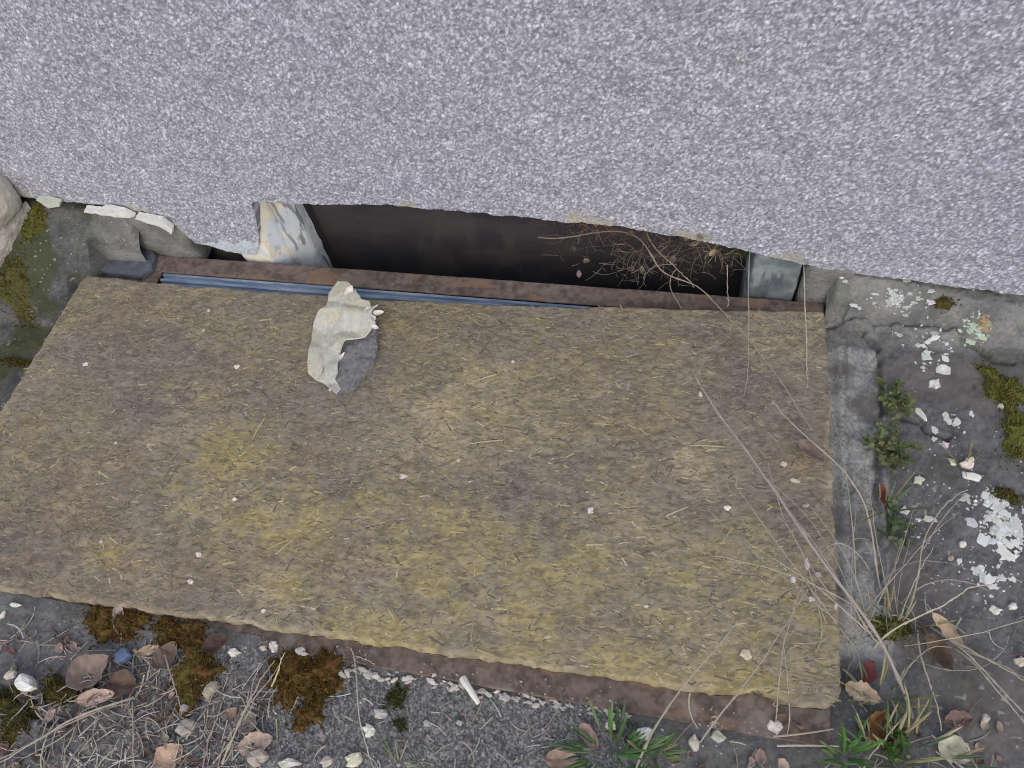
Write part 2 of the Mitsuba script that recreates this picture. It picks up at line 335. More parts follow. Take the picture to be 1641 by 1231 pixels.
# ------------------------------------------------------------------ the house wall
def roughcast():
    xs = axis([(-1.35, -0.93, 0.0055), (-0.93, 0.82, 0.0015), (0.82, 1.25, 0.0055)], 12, 12, 1.4)
    zs = np.r_[np.arange(0.0, 0.51, 0.0015), np.arange(0.514, 0.90, 0.0055), 0.92, 0.97, 1.05, 1.2, 1.7, 2.5, 3.6, 4.6]
    X, S = np.meshgrid(xs, zs, indexing='ij')
    P = np.stack([X, 0 * X, 0 * X], -1)
    e = wall_edge(X) + (meshkit.fbm(P * 40, 3, 21) - 0.5) * 0.005 + (meshkit.fbm(P * 170, 2, 22) - 0.5) * 0.002
    Z = np.maximum(S, e)
    below = S < e
    # thrown grit: rounded grains of different sizes standing out of the mortar
    r = np.random.default_rng(3)
    area = r.uniform([-1.36, -0.03], [1.26, 0.92], (400000, 2))
    tree = cKDTree(area)
    size = 0.0009 + 0.0012 * r.random(len(area)) ** 1.6; tone = r.normal(0, 1, len(area)); bump = r.uniform(0.4, 1.0, len(area))
    q = np.stack([X, Z], -1).reshape(-1, 2)
    d, i = tree.query(q, k=4)
    hgt = np.max(bump[i] * np.sqrt(np.clip(1 - (d / (size[i] * 1.25)) ** 2, 0, 1)) * size[i] * 0.62, axis=1)
    own = np.argmax(np.sqrt(np.clip(1 - (d / (size[i] * 1.25)) ** 2, 0, 1)) * size[i], axis=1)
    who = i[np.arange(len(q)), own]
    on = (d[np.arange(len(q)), own] < size[who]).astype(float)
    p3 = np.c_[q, np.zeros(len(q))]
    lump = (meshkit.fbm(p3 * 45, 4, 5) - 0.5) * 0.0050 + (meshkit.fbm(p3 * 6, 3, 6) - 0.5) * 0.012
    Y = -(hgt + lump)
    lavender = sstep(0.33, 0.70, meshkit.fbm(p3 * 5.0 + 2.2, 3, 31) + 0.10 * sstep(0.1, 0.6, q[:, 0]))[:, None]
    mort = np.array([0.256, 0.267, 0.322]) * (1 - lavender) + np.array([0.252, 0.261, 0.336]) * lavender
    grit = np.array([0.418, 0.430, 0.502]) * (1 - lavender) + np.array([0.400, 0.411, 0.512]) * lavender
    lum = np.clip(1 + 0.30 * tone[who], 0.45, 1.9)[:, None]
    fine = (1 + (meshkit.noise(p3 * 420, 12) - 0.5) * 0.5)[:, None]
    c = (mort * (1 - on[:, None]) + grit * lum * on[:, None]) * fine
    # limewash and mortar smeared over the lowest centimetres here and there
    g = q[:, 1] - (wall_edge(q[:, 0]))
    low = ((g < 0.006 + 0.016 * meshkit.noise(p3 * 30, 3)) & (meshkit.fbm(p3 * 14, 3, 41) > 0.60))[:, None]
    c = np.where(low, np.array([0.36, 0.365, 0.335]) * fine, c)
    pale = ((q[:, 0] > -0.565) & (q[:, 0] < -0.440) & (q[:, 1] < 0.026 + 0.034 * meshkit.fbm(p3 * [45, 1, 1], 3, 4)))[:, None]
    c = np.where(pale, np.array([0.48, 0.54, 0.62]) * fine, c)
    n, m = X.shape
    V = np.stack([X.ravel(), Y, Z.ravel()], -1)
    f = grid_faces(n, m)
    f = f[~below.ravel()[f].all(1)]
    back = V.reshape(n, m, 3)[:, 0].copy(); lip = back.copy(); lip[:, 1] += 0.012; back[:, 1] = 0.062; back[:, 2] += 0.006; lip[:, 2] += (meshkit.fbm(lip * 120, 2, 77) - 0.5) * 0.004
    at = len(V); V = np.vstack([V, lip, back]); c = np.vstack([c, c.reshape(n, m, 3)[:, 0], c.reshape(n, m, 3)[:, 0]])
    i = np.arange(n - 1)
    f = np.vstack([f, np.stack([i * m, at + i, at + i + 1, (i + 1) * m], 1), np.stack([at + i, at + n + i, at + n + i + 1, at + i + 1], 1)])
    return V, f, np.clip(c, 0, 0.85)

v, f, c = roughcast()
put('house_wall__roughcast', (v, f), 'mat_colour', smooth=True, color=c)
tag('house_wall', 'grey roughcast house wall with its ragged lower edge above the cellar window recess', 'wall')
core = trimesh.util.concatenate([box(-12, -0.4465, 0.052, 0.5, -0.9, 4.6), box(0.4585, 12, 0.022, 0.5, -0.9, 4.6), box(-0.4465, 0.4585, 0.052, 0.5, 0.160, 4.6), box(-0.4465, 0.4585, 0.2305, 0.5, -0.9, 0.160)])
put('house_wall__masonry', core, 'mat_masonry')
rv = trimesh.creation.extrude_polygon(Polygon([(-0.492, 0.0065), (-0.434, 0.004), (-0.431, 0.008), (-0.389, 0.060), (-0.387, 0.066), (-0.387, 0.090), (-0.492, 0.090)]), 0.885, engine='earcut')
rv.apply_translation([0, 0, -0.70])
v_, f_ = trimesh.remesh.subdivide_to_size(rv.vertices, rv.faces, 0.013, max_iter=14)
rv = trimesh.Trimesh(v_, f_); rv.merge_vertices(); v_ = rv.vertices.view(np.ndarray).copy()
v_[:, 0] += (meshkit.fbm(v_ * 45, 4, 4) - 0.5) * 0.006; v_[:, 1] += (meshkit.fbm(v_ * 45 + 9, 4, 5) - 0.5) * 0.005
rv.vertices = v_
put('house_wall__window_reveal', rv, 'mat_reveal', smooth=40)
tag('house_wall__window_reveal', 'pale cream and bluish white painted side of the window recess')
put('house_wall__mortar_plug', box(0.374, 0.444, 0.004, 0.1118, -0.40, 0.125, 0.006, 0.014, 0.003, 9), 'mat_plug', smooth=40)
tag('house_wall__mortar_plug', 'blue grey mortar closing the right end of the window recess')
put('house_wall__mortar_patch', box(-0.690, -0.577, -0.0035, 0.060, -0.03, 0.104, 0.012, 0.006, 0.0040, 19), 'mat_ground', smooth=50)
put('house_wall__mortar_patch_001', box(0.449, 0.520, -0.0030, 0.060, -0.03, 0.080, 0.010, 0.006, 0.0035, 23), 'mat_ground', smooth=50)
put('house_wall__cellar_window', box(-0.400, 0.384, 0.112, 0.230, -0.71, 0.158), 'mat_dark_wood')
put('house_wall__window_lining', trimesh.util.concatenate([box(-0.420, -0.3885, 0.0885, 0.1115, -0.71, 0.150), box(-0.420, 0.384, 0.064, 0.1115, 0.1505, 0.1595)]), 'mat_dark_wood')
tag('house_wall__cellar_window', 'dark brown cellar window leaf deep in the recess')
# flakes of white limewash that hang at the lower edge of the roughcast, left of the recess
for pts, zt, label in [
        ([(-0.800, 0.118), (-0.775, 0.123), (-0.770, 0.131), (-0.790, 0.138), (-0.812, 0.136)], 0, 'pale green white limewash flake under the wall edge at far left'),
        ([(-0.735, 0.112), (-0.700, 0.108), (-0.660, 0.104), (-0.640, 0.108), (-0.652, 0.119), (-0.680, 0.126), (-0.700, 0.119), (-0.728, 0.120)], 0, 'white limewash flake under the wall edge'),
        ([(-0.640, 0.103), (-0.600, 0.086), (-0.588, 0.070), (-0.580, 0.084), (-0.590, 0.104), (-0.632, 0.112)], 0, 'bluish white limewash flake beside the mortar haunch')]:
    m = plate(pts, 0.0, 0.010, 0.006, 0.0018, 5)
    vv = m.vertices.view(np.ndarray).copy()
    m.vertices = np.stack([vv[:, 0], -0.0045 - vv[:, 2], vv[:, 1]], 1)
    k = put(fresh('house_wall__limewash_flake'), m, smooth=False, color=np.array([0.66, 0.67, 0.68]) if 'green' not in label else np.array([0.50, 0.55, 0.50]))
    tag(k, label)

# ------------------------------------------------------------------ the light well and its frame
well = trimesh.util.concatenate([box(FX0 - 0.05, FX0 + 0.010, FY0, 0.06, -0.72, -0.012), box(FX1 - 0.010, FX1 + 0.05, FY0, 0.03, -0.72, -0.012),
                                 box(FX0 - 0.05, FX1 + 0.05, FY0 - 0.05, FY0 + 0.008, -0.72, -0.014), box(FX0 - 0.05, FX1 + 0.05, FY0 - 0.05, 0.23, -0.78, -0.72)])
put('light_well', well, 'mat_masonry')
tag('light_well', 'dark masonry shaft of the light well under the chipboard and below the recess', 'light well')

def rail(x0, x1, y0, y1, leg, seed):
    """angle steel: a flange on top and an upright leg on the outer side, pitted by rust"""
    a = box(x0, x1, y0, y1, -0.0055, 0.0, 0.002, 0.014, 0.0011, seed)
    b = {'n': (x0, x1, y1 - 0.0055, y1 - 0.0003, -0.045, -0.0056), 's': (x0, x1, y0 + 0.0003, y0 + 0.0055, -0.045, -0.0056),
         'w': (x0 + 0.0003, x0 + 0.0055, y0, y1, -0.045, -0.0056), 'e': (x1 - 0.0055, x1 - 0.0003, y0, y1, -0.045, -0.0056)}[leg]
    return trimesh.util.concatenate([a, box(*b)])
put('steel_frame__rail', rail(FX0, FX1, -0.041, -0.0045, 'n', 1), 'mat_rust', smooth=35)
put('steel_frame__rail_001', rail(FX0, FX1, FY0, -0.586, 's', 2), 'mat_rust', smooth=35)
put('steel_frame__rail_002', rail(FX0, FX0 + 0.030, -0.5855, -0.0415, 'w', 3), 'mat_rust', smooth=35)
put('steel_frame__rail_003', rail(FX1 - 0.030, FX1, -0.5855, -0.0415, 'e', 4), 'mat_rust', smooth=35)
tag('steel_frame', 'rusty brown angle steel frame of the light well, mostly hidden under the chipboard', 'metal frame')
# grating inside the frame: its rear edge channel shows as a blue strip
ch = [(-0.0425, -0.004), (-0.0470, -0.004), (-0.0475, -0.010), (-0.0530, -0.010), (-0.0535, -0.0045), (-0.0585, -0.0045), (-0.0590, -0.011), (-0.0650, -0.011), (-0.0655, -0.005), (-0.0710, -0.005), (-0.0710, -0.030), (-0.0425, -0.030)]
pr = trimesh.creation.extrude_polygon(Polygon(ch), 1.08, engine='earcut')
vv = pr.vertices.view(np.ndarray).copy()
pr.vertices = np.stack([-0.632 + vv[:, 2], vv[:, 0] + 0.0012 * np.sin(vv[:, 2] * 4), vv[:, 1]], 1); pr.fix_normals()
put('window_grating__edge_channel', pr, 'mat_blue')
put('window_grating__bearing_bar', trimesh.util.concatenate([box(x, x + 0.004, -0.5835, -0.0715, -0.036, -0.007) for x in np.arange(-0.615, 0.46, 0.034)]), 'mat_blue')
tag('window_grating', 'blue steel grating in the frame, only its grooved rear edge showing', 'grating')
tag('window_grating__bearing_bar', kind='stuff')

# ------------------------------------------------------------------ the chipboard
BC = {'bl': (-0.772, -0.628), 'br': (0.497, -0.597), 'tl': (-0.762, -0.074), 'tr': (0.486, -0.035)}
REAR = ([0, 0.117, 0.26, 0.44, 0.566, 0.654, 0.838, 1], [0, -0.0106, -0.018, -0.022, -0.020, -0.0175, -0.009, 0])   # the rear edge is not quite straight
def board_uv(u, v):
    a = np.array(BC['bl']) * ((1 - u) * (1 - v))[..., None] + np.array(BC['br']) * (u * (1 - v))[..., None]
    a = a + np.array(BC['tl']) * ((1 - u) * v)[..., None] + np.array(BC['tr']) * (u * v)[..., None]
    return a + np.stack([0 * a[..., 1], np.interp(u, *REAR) * v ** 4], -1)
BZ = 0.0195
PATCH = {'moss': [((-0.355, -0.38), 0.060, 1.0), ((-0.241, -0.473), 0.085, 0.9), ((-0.113, -0.422), 0.06, 0.7), ((-0.002, -0.47), 0.080, 0.9), ((-0.069, -0.601), 0.055, 1.0), ((0.007, -0.608), 0.035, 1.0), ((0.26, -0.6), 0.060, 0.9), ((0.158, -0.473), 0.09, 0.6),
                  ((0.339, -0.478), 0.085, 0.7), ((0.421, -0.519), 0.075, 0.8), ((-0.462, -0.556), 0.03, 0.9), ((-0.154, -0.137), 0.025, 0.8), ((0.487, -0.374), 0.02, 0.8), ((-0.427, -0.297), 0.025, 0.6), ((-0.178, -0.557), 0.05, 0.6), ((0.118, -0.605), 0.05, 0.7), ((0.38, -0.576), 0.06, 0.8), ((0.006, -0.537), 0.07, 0.6), ((0.139, -0.549), 0.06, 0.7), ((-0.387, -0.46), 0.05, 0.7)],
         'straw': [((0.004, -0.213), 0.045, 1.0), ((-0.017, -0.291), 0.090, 0.9), ((0.312, -0.309), 0.045, 0.9), ((-0.204, -0.561), 0.045, 0.8), ((0.439, -0.059), 0.03, 0.5), ((0.231, -0.411), 0.05, 0.5), ((0.08, -0.534), 0.06, 0.5), ((0.322, -0.557), 0.08, 0.6)],
         'damp': [((-0.514, -0.174), 0.10, 0.55), ((-0.344, -0.264), 0.08, 0.5), ((-0.07, -0.147), 0.10, 0.6), ((0.171, -0.205), 0.09, 0.55), ((0.333, -0.099), 0.10, 0.65), ((0.432, -0.206), 0.07, 0.6), ((-0.629, -0.224), 0.08, 0.5), ((-0.094, -0.213), 0.045, 1.0), ((-0.51, -0.307), 0.060, 0.7), ((0.057, -0.38), 0.060, 0.9), ((0.457, -0.362), 0.040, 1.0), ((0.412, -0.451), 0.040, 0.7), ((-0.172, -0.411), 0.035, 0.8), ((0.134, -0.425), 0.05, 0.7), ((0.199, -0.136), 0.09, 0.5), ((0.381, -0.181), 0.08, 0.6), ((-0.622, -0.56), 0.03, 0.9), ((0.051, -0.514), 0.03, 0.6)],
         'warm': [((-0.657, -0.123), 0.09, 0.7), ((-0.446, -0.253), 0.08, 0.5), ((-0.097, -0.119), 0.08, 0.5), ((-0.561, -0.443), 0.09, 0.8), ((-0.265, -0.544), 0.06, 0.7), ((-0.541, -0.138), 0.060, 0.9), ((-0.57, -0.505), 0.080, 0.9), ((-0.404, -0.574), 0.100, 0.8), ((-0.578, -0.6), 0.060, 0.9), ((-0.676, -0.394), 0.060, 0.6), ((-0.209, -0.356), 0.06, 0.7), ((-0.121, -0.514), 0.060, 0.6), ((0.257, -0.257), 0.06, 0.5), ((0.441, -0.292), 0.03, 0.8), ((-0.351, -0.219), 0.06, 0.5)]}
def tone_maps(x, y):
    """where moss, bleached straw, damp grey and warm brown patches lie on the board"""
    p = np.stack([x, y, 0 * x], -1)
    out = []
    for k, (kind, spots) in enumerate(PATCH.items()):
        m = 0 * x
        for (mx, my), rr, amp in spots:
            m = np.maximum(m, amp * np.exp(-(((x - mx) / rr) ** 2 + ((y - my) / (rr * 0.62)) ** 2) * 0.8))
        rag = meshkit.fbm(p * [26, 34, 1] + 5 * k, 4, 51 + 10 * k)
        m = np.maximum(m, 0.22 * sstep(0.52, 0.66, meshkit.fbm(p * 9 + 3 * k, 3, 55 + 10 * k)))
        out.append(np.clip(m * (0.35 + 0.9 * sstep(0.34, 0.58, rag)) * 1.15, 0, 1))
    return out
def board():
    nu, nv = 480, 220
    U, V = np.meshgrid(np.linspace(0, 1, nu), np.linspace(0, 1, nv), indexing='ij')
    p = board_uv(U, V)
    q = np.stack([p[..., 0], p[..., 1], 0 * U], -1)
    rag = (meshkit.fbm(q * 60, 4, 11) - 0.5)
    edge = np.minimum(np.minimum(U, 1 - U) * 1.25, np.minimum(V, 1 - V) * 0.56)
    k = np.clip(1 - edge / 0.02, 0, 1)
    p[..., 0] += rag * 0.009 * k; p[..., 1] += (meshkit.fbm(q * 34 + 4, 4, 12) - 0.5) * 0.008 * k
    # worn corners
    for (cu, cv), R in (((1, 0), 0.020), ((0, 1), 0.014), ((1, 1), 0.006)):
        du, dv = np.abs(U - cu) * 1.25, np.abs(V - cv) * 0.56
        w = np.clip(1 - np.maximum(du, dv) / (R * 1.6), 0, 1)
        c = board_uv(np.array(0.5), np.array(0.5)); ctr = np.array(c)
        d = ctr - p; d /= np.linalg.norm(d, axis=-1, keepdims=True)
        p += d * (w ** 2)[..., None] * R * 0.55
    # a bite out of the lower edge near the right corner
    bite = np.exp(-((p[..., 0] - 0.405) / 0.020) ** 2) * np.clip(1 - V * 0.56 / 0.03, 0, 1)
    p[..., 1] += bite * 0.008
    z = BZ + (meshkit.fbm(q * 5, 3, 13) - 0.5) * 0.004 + (meshkit.fbm(q * [60, 130, 1], 4, 14) - 0.5) * 0.0030 + (meshkit.noise(q * [140, 420, 1], 15) - 0.5) * 0.0012
    z -= np.clip(1 - edge / 0.004, 0, 1) ** 2 * 0.0025
    z += 0.004 * np.clip((0.3 - V) / 0.3, 0, 1) * np.clip((U - 0.8) / 0.2, 0, 1) * 0.5
    moss, straw, damp, warm = tone_maps(p[..., 0], p[..., 1])
    f1 = meshkit.fbm(q * [60, 110, 1] + 3, 3, 16); f2 = meshkit.noise(q * [190, 420, 1], 17); f3 = meshkit.fbm(q * 300, 2, 18)
    t = sstep(0.2, 0.8, 0.40 * f1 + 0.30 * f2 + 0.30 * f3)[..., None]
    c = np.array([0.124, 0.109, 0.091]) * (1 - t) + np.array([0.252, 0.228, 0.190]) * t
    def over(c, col, a): return c * (1 - a[..., None]) + np.array(col) * (0.6 + 0.8 * t) * a[..., None]
    c = over(c, (0.195, 0.150, 0.112), warm * 0.70)
    c = over(c, (0.122, 0.118, 0.112), damp * 0.75)
    c = over(c, (0.350, 0.300, 0.200), straw * 0.70)
    c = over(c, (0.300, 0.254, 0.112), moss * 0.70)
    # the broken rim shows fresher chips
    rim_ = np.clip(1 - edge / (0.004 + 0.010 * meshkit.noise(q * 40, 29)), 0, 1) ** 0.5
    c = over(c, (0.300, 0.260, 0.185), rim_ * sstep(0.40, 0.55, meshkit.fbm(q * 25, 3, 30)) * 0.5)
    n = nu * nv
    V3 = np.concatenate([p, z[..., None]], -1).reshape(-1, 3)
    f = grid_faces(nu, nv); f = np.vstack([f[:, [0, 1, 2]], f[:, [0, 2, 3]]])
    idx = np.arange(n).reshape(nu, nv)
    rim = np.r_[idx[:-1, 0], idx[-1, :-1], idx[1:, -1][::-1], idx[0, 1:][::-1]]
    m = len(rim)
    rows = []
    for lay, zz in enumerate((0.012, 0.006, 0.0006)):
        b = V3[rim].copy(); b[:, 2] = zz
        b[:, :2] += (meshkit.fbm(np.c_[b[:, :2] * 90, np.full(m, lay * 7.0)], 3, 19)[:, None] - 0.5) * 0.006
        rows.append(b)
    at = n; V3 = np.vstack([V3] + rows + [[V3[:, :2].mean(0).tolist() + [0.0006]]])
    i = np.arange(m); j = (i + 1) % m
    prev = rim; fs = [f]
    for lay in range(3):
        cur = at + lay * m + i
        fs += [np.stack([prev[i], cur, cur[j]], 1), np.stack([prev[i], cur[j], prev[j]], 1)]
        prev = cur
    fs.append(np.stack([prev, np.full(m, len(V3) - 1), prev[j]], 1))
    cc = np.vstack([c.reshape(-1, 3)] + [c.reshape(-1, 3)[rim]] * 3 + [[[0.12, 0.1, 0.08]]])
    return V3, np.vstack(fs), np.clip(cc * 1.1, 0.01, 0.8)
bv, bf, bc = board()
put('chipboard_panel__board', (bv, bf), smooth=True, color=bc)
tag('chipboard_panel', 'large weathered chipboard panel, mossy grey brown, laid over the light well frame', 'board')
TOP = cKDTree(bv[:480 * 220, :2]); TOPZ = bv[:480 * 220, 2]
def board_top(x, y): return TOPZ[TOP.query(np.c_[x, y])[1]]

def strands(n, seed, lmin, lmax, wmin, wmax):
    r = np.random.default_rng(seed)
    u, v = r.uniform(0.004, 0.996, n), r.uniform(0.008, 0.992, n)
    c = board_uv(u, v)
    moss, straw, damp, warm = tone_maps(c[:, 0], c[:, 1])
    L = r.uniform(lmin, lmax, n) * r.uniform(0.5, 1, n); W = r.uniform(wmin, wmax, n)
    rot = r.normal(0.05, 0.42, n); rot = np.where(r.random(n) < 0.14, r.uniform(0, np.pi, n), rot)
    z = board_top(c[:, 0], c[:, 1])
    base = np.array([[-.5, -.5, 0], [.5, -.35, 0], [.5, .3, 0], [-.5, .5, 0], [-.5, -.5, 1], [.5, -.35, 1], [.5, .3, 1], [-.5, .5, 1]], float)
    F = np.array([[4, 5, 6], [4, 6, 7], [0, 1, 5], [0, 5, 4], [1, 2, 6], [1, 6, 5], [2, 3, 7], [2, 7, 6], [3, 0, 4], [3, 4, 7]])
    p = np.repeat(base[None], n, 0)
    p[:, :, 0] *= L[:, None]; p[:, :, 1] *= W[:, None]; p[:, :, 2] *= r.uniform(0.0002, 0.0005, n)[:, None]
    p[:, :, 1] += (p[:, :, 0] ** 2) * r.normal(0, 5, n)[:, None]
    p[:, :, 2] += p[:, :, 0] * r.normal(0, 0.022, n)[:, None] + p[:, :, 1] * r.normal(0, 0.10, n)[:, None]
    cs, sn = np.cos(rot)[:, None], np.sin(rot)[:, None]
    x = p[:, :, 0] * cs - p[:, :, 1] * sn; y = p[:, :, 0] * sn + p[:, :, 1] * cs
    V = np.stack([x + c[:, :1], y + c[:, 1:], p[:, :, 2] + (z - 0.0003)[:, None]], -1)
    tones = np.array([[0.125, 0.109, 0.092], [0.188, 0.167, 0.140], [0.200, 0.196, 0.188], [0.270, 0.238, 0.182], [0.400, 0.350, 0.250], [0.262, 0.228, 0.105], [0.345, 0.304, 0.160], [0.225, 0.172, 0.128]])
    w = np.stack([0.8 + 0.8 * warm + 1.6 * damp, 1.1 + 0 * u, 0.5 + 1.2 * damp, 0.45 + 1.4 * straw + 0.5 * moss, 0.05 + 0.9 * straw + 0.15 * moss, 0.06 + 1.8 * moss, 0.03 + 1.3 * moss, 0.10 + 1.3 * warm], 1)
    w /= w.sum(1, keepdims=True)
    pick = (w.cumsum(1) > r.random((n, 1))).argmax(1)
    col = tones[pick] * np.clip(r.normal(1.1, 0.12, (n, 1)), 0.6, 1.4)
    return V.reshape(-1, 3), (F[None] + 8 * np.arange(n)[:, None, None]).reshape(-1, 3), np.repeat(col, 8, 0)
sv, sf, sc = join([strands(36000, 5, 0.005, 0.019, 0.0008, 0.0021), strands(1300, 6, 0.014, 0.038, 0.0012, 0.0030)])
put('chipboard_panel__strand', (sv, sf), color=sc)
tag('chipboard_panel__strand', kind='stuff')
# ------------------------------------------------------------------ the broken piece of plaster on the board
GREY, CREAM = (0.185, 0.188, 0.205), (0.46, 0.46, 0.36)
core_pts = [(-0.279, -0.082, 0.03), (-0.25, -0.084, 0.03), (-0.213, -0.12, 0.03), (-0.191, -0.136, 0.03), (-0.176, -0.183, 0.03), (-0.176, -0.212, 0.03), (-0.186, -0.232, 0.03), (-0.193, -0.255, 0.03), (-0.217, -0.263, 0.03), (-0.251, -0.244, 0.03), (-0.269, -0.228, 0.03), (-0.281, -0.176, 0.03), (-0.288, -0.134, 0.03)]
flat = lambda a: [p[:2] for p in a]
m = plate(flat(core_pts), 0.021, 0.034, 0.003, 0.0040, 3)
cv = m.vertices.view(np.ndarray)
put('plaster_fragment__mortar_core', m, color=np.array(GREY) * (0.55 + 0.9 * meshkit.fbm(cv * 190, 4, 2))[:, None])
tag('plaster_fragment__mortar_core', 'grey mortar bared where the cream skin broke away')
skin_pts = [(-0.267, -0.076, 0.04), (-0.25, -0.075, 0.04), (-0.232, -0.09, 0.04), (-0.217, -0.108, 0.04), (-0.202, -0.112, 0.04), (-0.195, -0.122, 0.04), (-0.184, -0.12, 0.04), (-0.189, -0.134, 0.04), (-0.188, -0.143, 0.04), (-0.18, -0.151, 0.04), (-0.187, -0.155, 0.04), (-0.195, -0.165, 0.04), (-0.209, -0.173, 0.04), (-0.225, -0.182, 0.04), (-0.227, -0.195, 0.04), (-0.228, -0.209, 0.04), (-0.225, -0.224, 0.04), (-0.222, -0.236, 0.04), (-0.223, -0.247, 0.04), (-0.209, -0.261, 0.04), (-0.212, -0.273, 0.04), (-0.227, -0.261, 0.04), (-0.242, -0.253, 0.04), (-0.255, -0.25, 0.04), (-0.267, -0.243, 0.04), (-0.274, -0.224, 0.04), (-0.277, -0.2, 0.04), (-0.285, -0.171, 0.04), (-0.289, -0.154, 0.04), (-0.282, -0.136, 0.04), (-0.272, -0.127, 0.04), (-0.275, -0.1, 0.04)]
sx0, sy0 = np.mean(flat(skin_pts), 0)
def crumple(x, y):
    p = np.stack([x, y, 0 * x], -1)
    fold = np.abs(meshkit.fbm(p * [30, 22, 1], 2, 91) - 0.5) * 0.030 + (meshkit.fbm(p * 60, 2, 92) - 0.5) * 0.003
    return fold + 0.014 * sstep(0.01, 0.05, y - sy0) + 0.012 * sstep(0.02, 0.06, x - sx0) - 0.004 * sstep(-0.02, -0.06, y - sy0)
m = plate(flat(skin_pts), 0.0345, 0.0375, 0.0028, 0.0006, 8, warp=crumple)
cv = m.vertices.view(np.ndarray)
tt = sstep(0.42, 0.58, meshkit.fbm(cv * 60, 3, 6))[:, None]
sc_ = (np.array((0.45, 0.465, 0.44)) * (1 - tt) + np.array((0.47, 0.465, 0.39)) * tt) * (0.72 + 0.56 * meshkit.fbm(cv * 260, 3, 16))[:, None]
rimk = (np.abs(m.vertex_normals[:, 2]) < 0.45)[:, None]
put('plaster_fragment__paint_skin', m, color=np.where(rimk, np.array((0.68, 0.68, 0.67)), sc_))
for i, (P, L, W, rot) in enumerate([((-0.184, -0.129, 0.05), .018, .008, 0.5), ((-0.178, -0.157, 0.05), .016, .007, -0.4), ((-0.198, -0.131, 0.055), .016, .010, 1.0), ((-0.243, -0.094, 0.05), .022, .012, 1.2), ((-0.224, -0.212, 0.04), .020, .005, 1.4), ((-0.188, -0.145, 0.055), .014, .009, 2.2)]):
    v_, f_ = leaf(P, L, W, rot, 0.5, (0.5, 0.3 * (-1) ** i), stalk=False, n=8, m=6, thick=0.0009); put(fresh('plaster_fragment__torn_shred'), (v_, f_), color=jit((0.68, 0.68, 0.67), 0.05))
tag('plaster_fragment__paint_skin', 'pale cream painted skin with torn white rim')
tag('plaster_fragment', 'broken cream painted plaster piece with grey core near the top edge of the board', 'plaster piece')

# ------------------------------------------------------------------ the pale rounded stone at the far left
st = trimesh.creation.icosphere(subdivisions=5, radius=1.0)
sv_ = st.vertices.view(np.ndarray).copy()
sv_ = np.sign(sv_) * np.abs(sv_) ** 0.85
sv_ *= (1 + (meshkit.fbm(sv_ * 1.3, 3, 4) - 0.5) * 0.22 + (meshkit.fbm(sv_ * 9, 3, 5) - 0.5) * 0.05)[:, None]
st.vertices = sv_ * [0.062, 0.046, 0.060] + np.array([-0.898, -0.036, 0.166])
sn_ = meshkit.fbm(st.vertices.view(np.ndarray) * 60, 4, 7)[:, None]
put('rounded_stone', st, smooth=True, color=np.array((0.50, 0.49, 0.43)) * (0.75 + 0.5 * sn_))
tag('rounded_stone', 'pale cream rounded stone against the wall at the far left edge', 'stone')
m = plate([(-0.935, -0.130), (-0.880, -0.070), (-0.843, -0.010), (-0.862, -0.006), (-0.900, -0.060), (-0.955, -0.115)], 0.0, 0.020, 0.006, 0.003, 12, warp=lambda x, y: ground_z(x, y) - 0.004)
cv = m.vertices.view(np.ndarray)
put('mortar_collar', m, color=np.array((0.30, 0.30, 0.275)) * (0.6 + 0.8 * meshkit.fbm(cv * 90, 3, 9))[:, None])
tag('mortar_collar', 'narrow grey strip of mortar running down beside the pale rounded stone', 'mortar strip')

m = plate(flat([(-0.757, -0.016, 0.01), (-0.74, -0.003, 0.01), (-0.68, 0.006, 0.01), (-0.655, -0.012, 0.01), (-0.647, -0.045, 0.01), (-0.658, -0.062, 0.01), (-0.718, -0.062, 0.01), (-0.76, -0.055, 0.01)]), 0.0005, 0.011, 0.005, 0.0022, 17)
cv = m.vertices.view(np.ndarray)
put('flat_piece', m, color=np.array((0.095, 0.108, 0.135)) * (0.6 + 0.9 * meshkit.fbm(cv * 120, 3, 9))[:, None])  # flat piece coloured dark blue grey, mottled by noise
tag('flat_piece', 'dark blue grey flat piece between the mortar haunch and the upper left board corner', 'stone')

# ------------------------------------------------------------------ paint chips and pebbles
WHITE, OFF, TAN, GREYW = (0.68, 0.68, 0.67), (0.52, 0.50, 0.46), (0.42, 0.35, 0.27), (0.44, 0.45, 0.47)
def crumb(key, P, w, h, rot, label, cat, col=WHITE, thick=0.002, on='ground', sides=9):
    x, y = P[:2]
    z = float(board_top([x], [y])[0]) if on == 'board' else float(ground_z(x, y)) if on == 'ground' else P[2]
    k = fresh(key)
    n = int(_count[key])
    s_ = 0.85 if on == 'board' else 0.95
    v, f = chip((x, y, z - thick * 0.12), w * s_ / 1000, h * s_ / 1000, math.radians(rot), thick, seed=100 + n * 7 + len(key), sides=sides, rag=0.48 if 'flake' in key else 0.62)
    put(k, (v, f), color=dirty(jit(col, 0.08), v, n))
    tag(k, label, cat)
def dirty(c, v, n):
    d = sstep(0.45, 0.62, meshkit.fbm(v * 330, 3, n + 40))[:, None] * RNG.uniform(0.1, 0.75)
    return np.clip((c * (1 - d) + np.array((0.25, 0.22, 0.18)) * d) * (0.7 + 0.6 * meshkit.fbm(v * 420, 3, n))[:, None], 0, 0.9)
B = 'board'
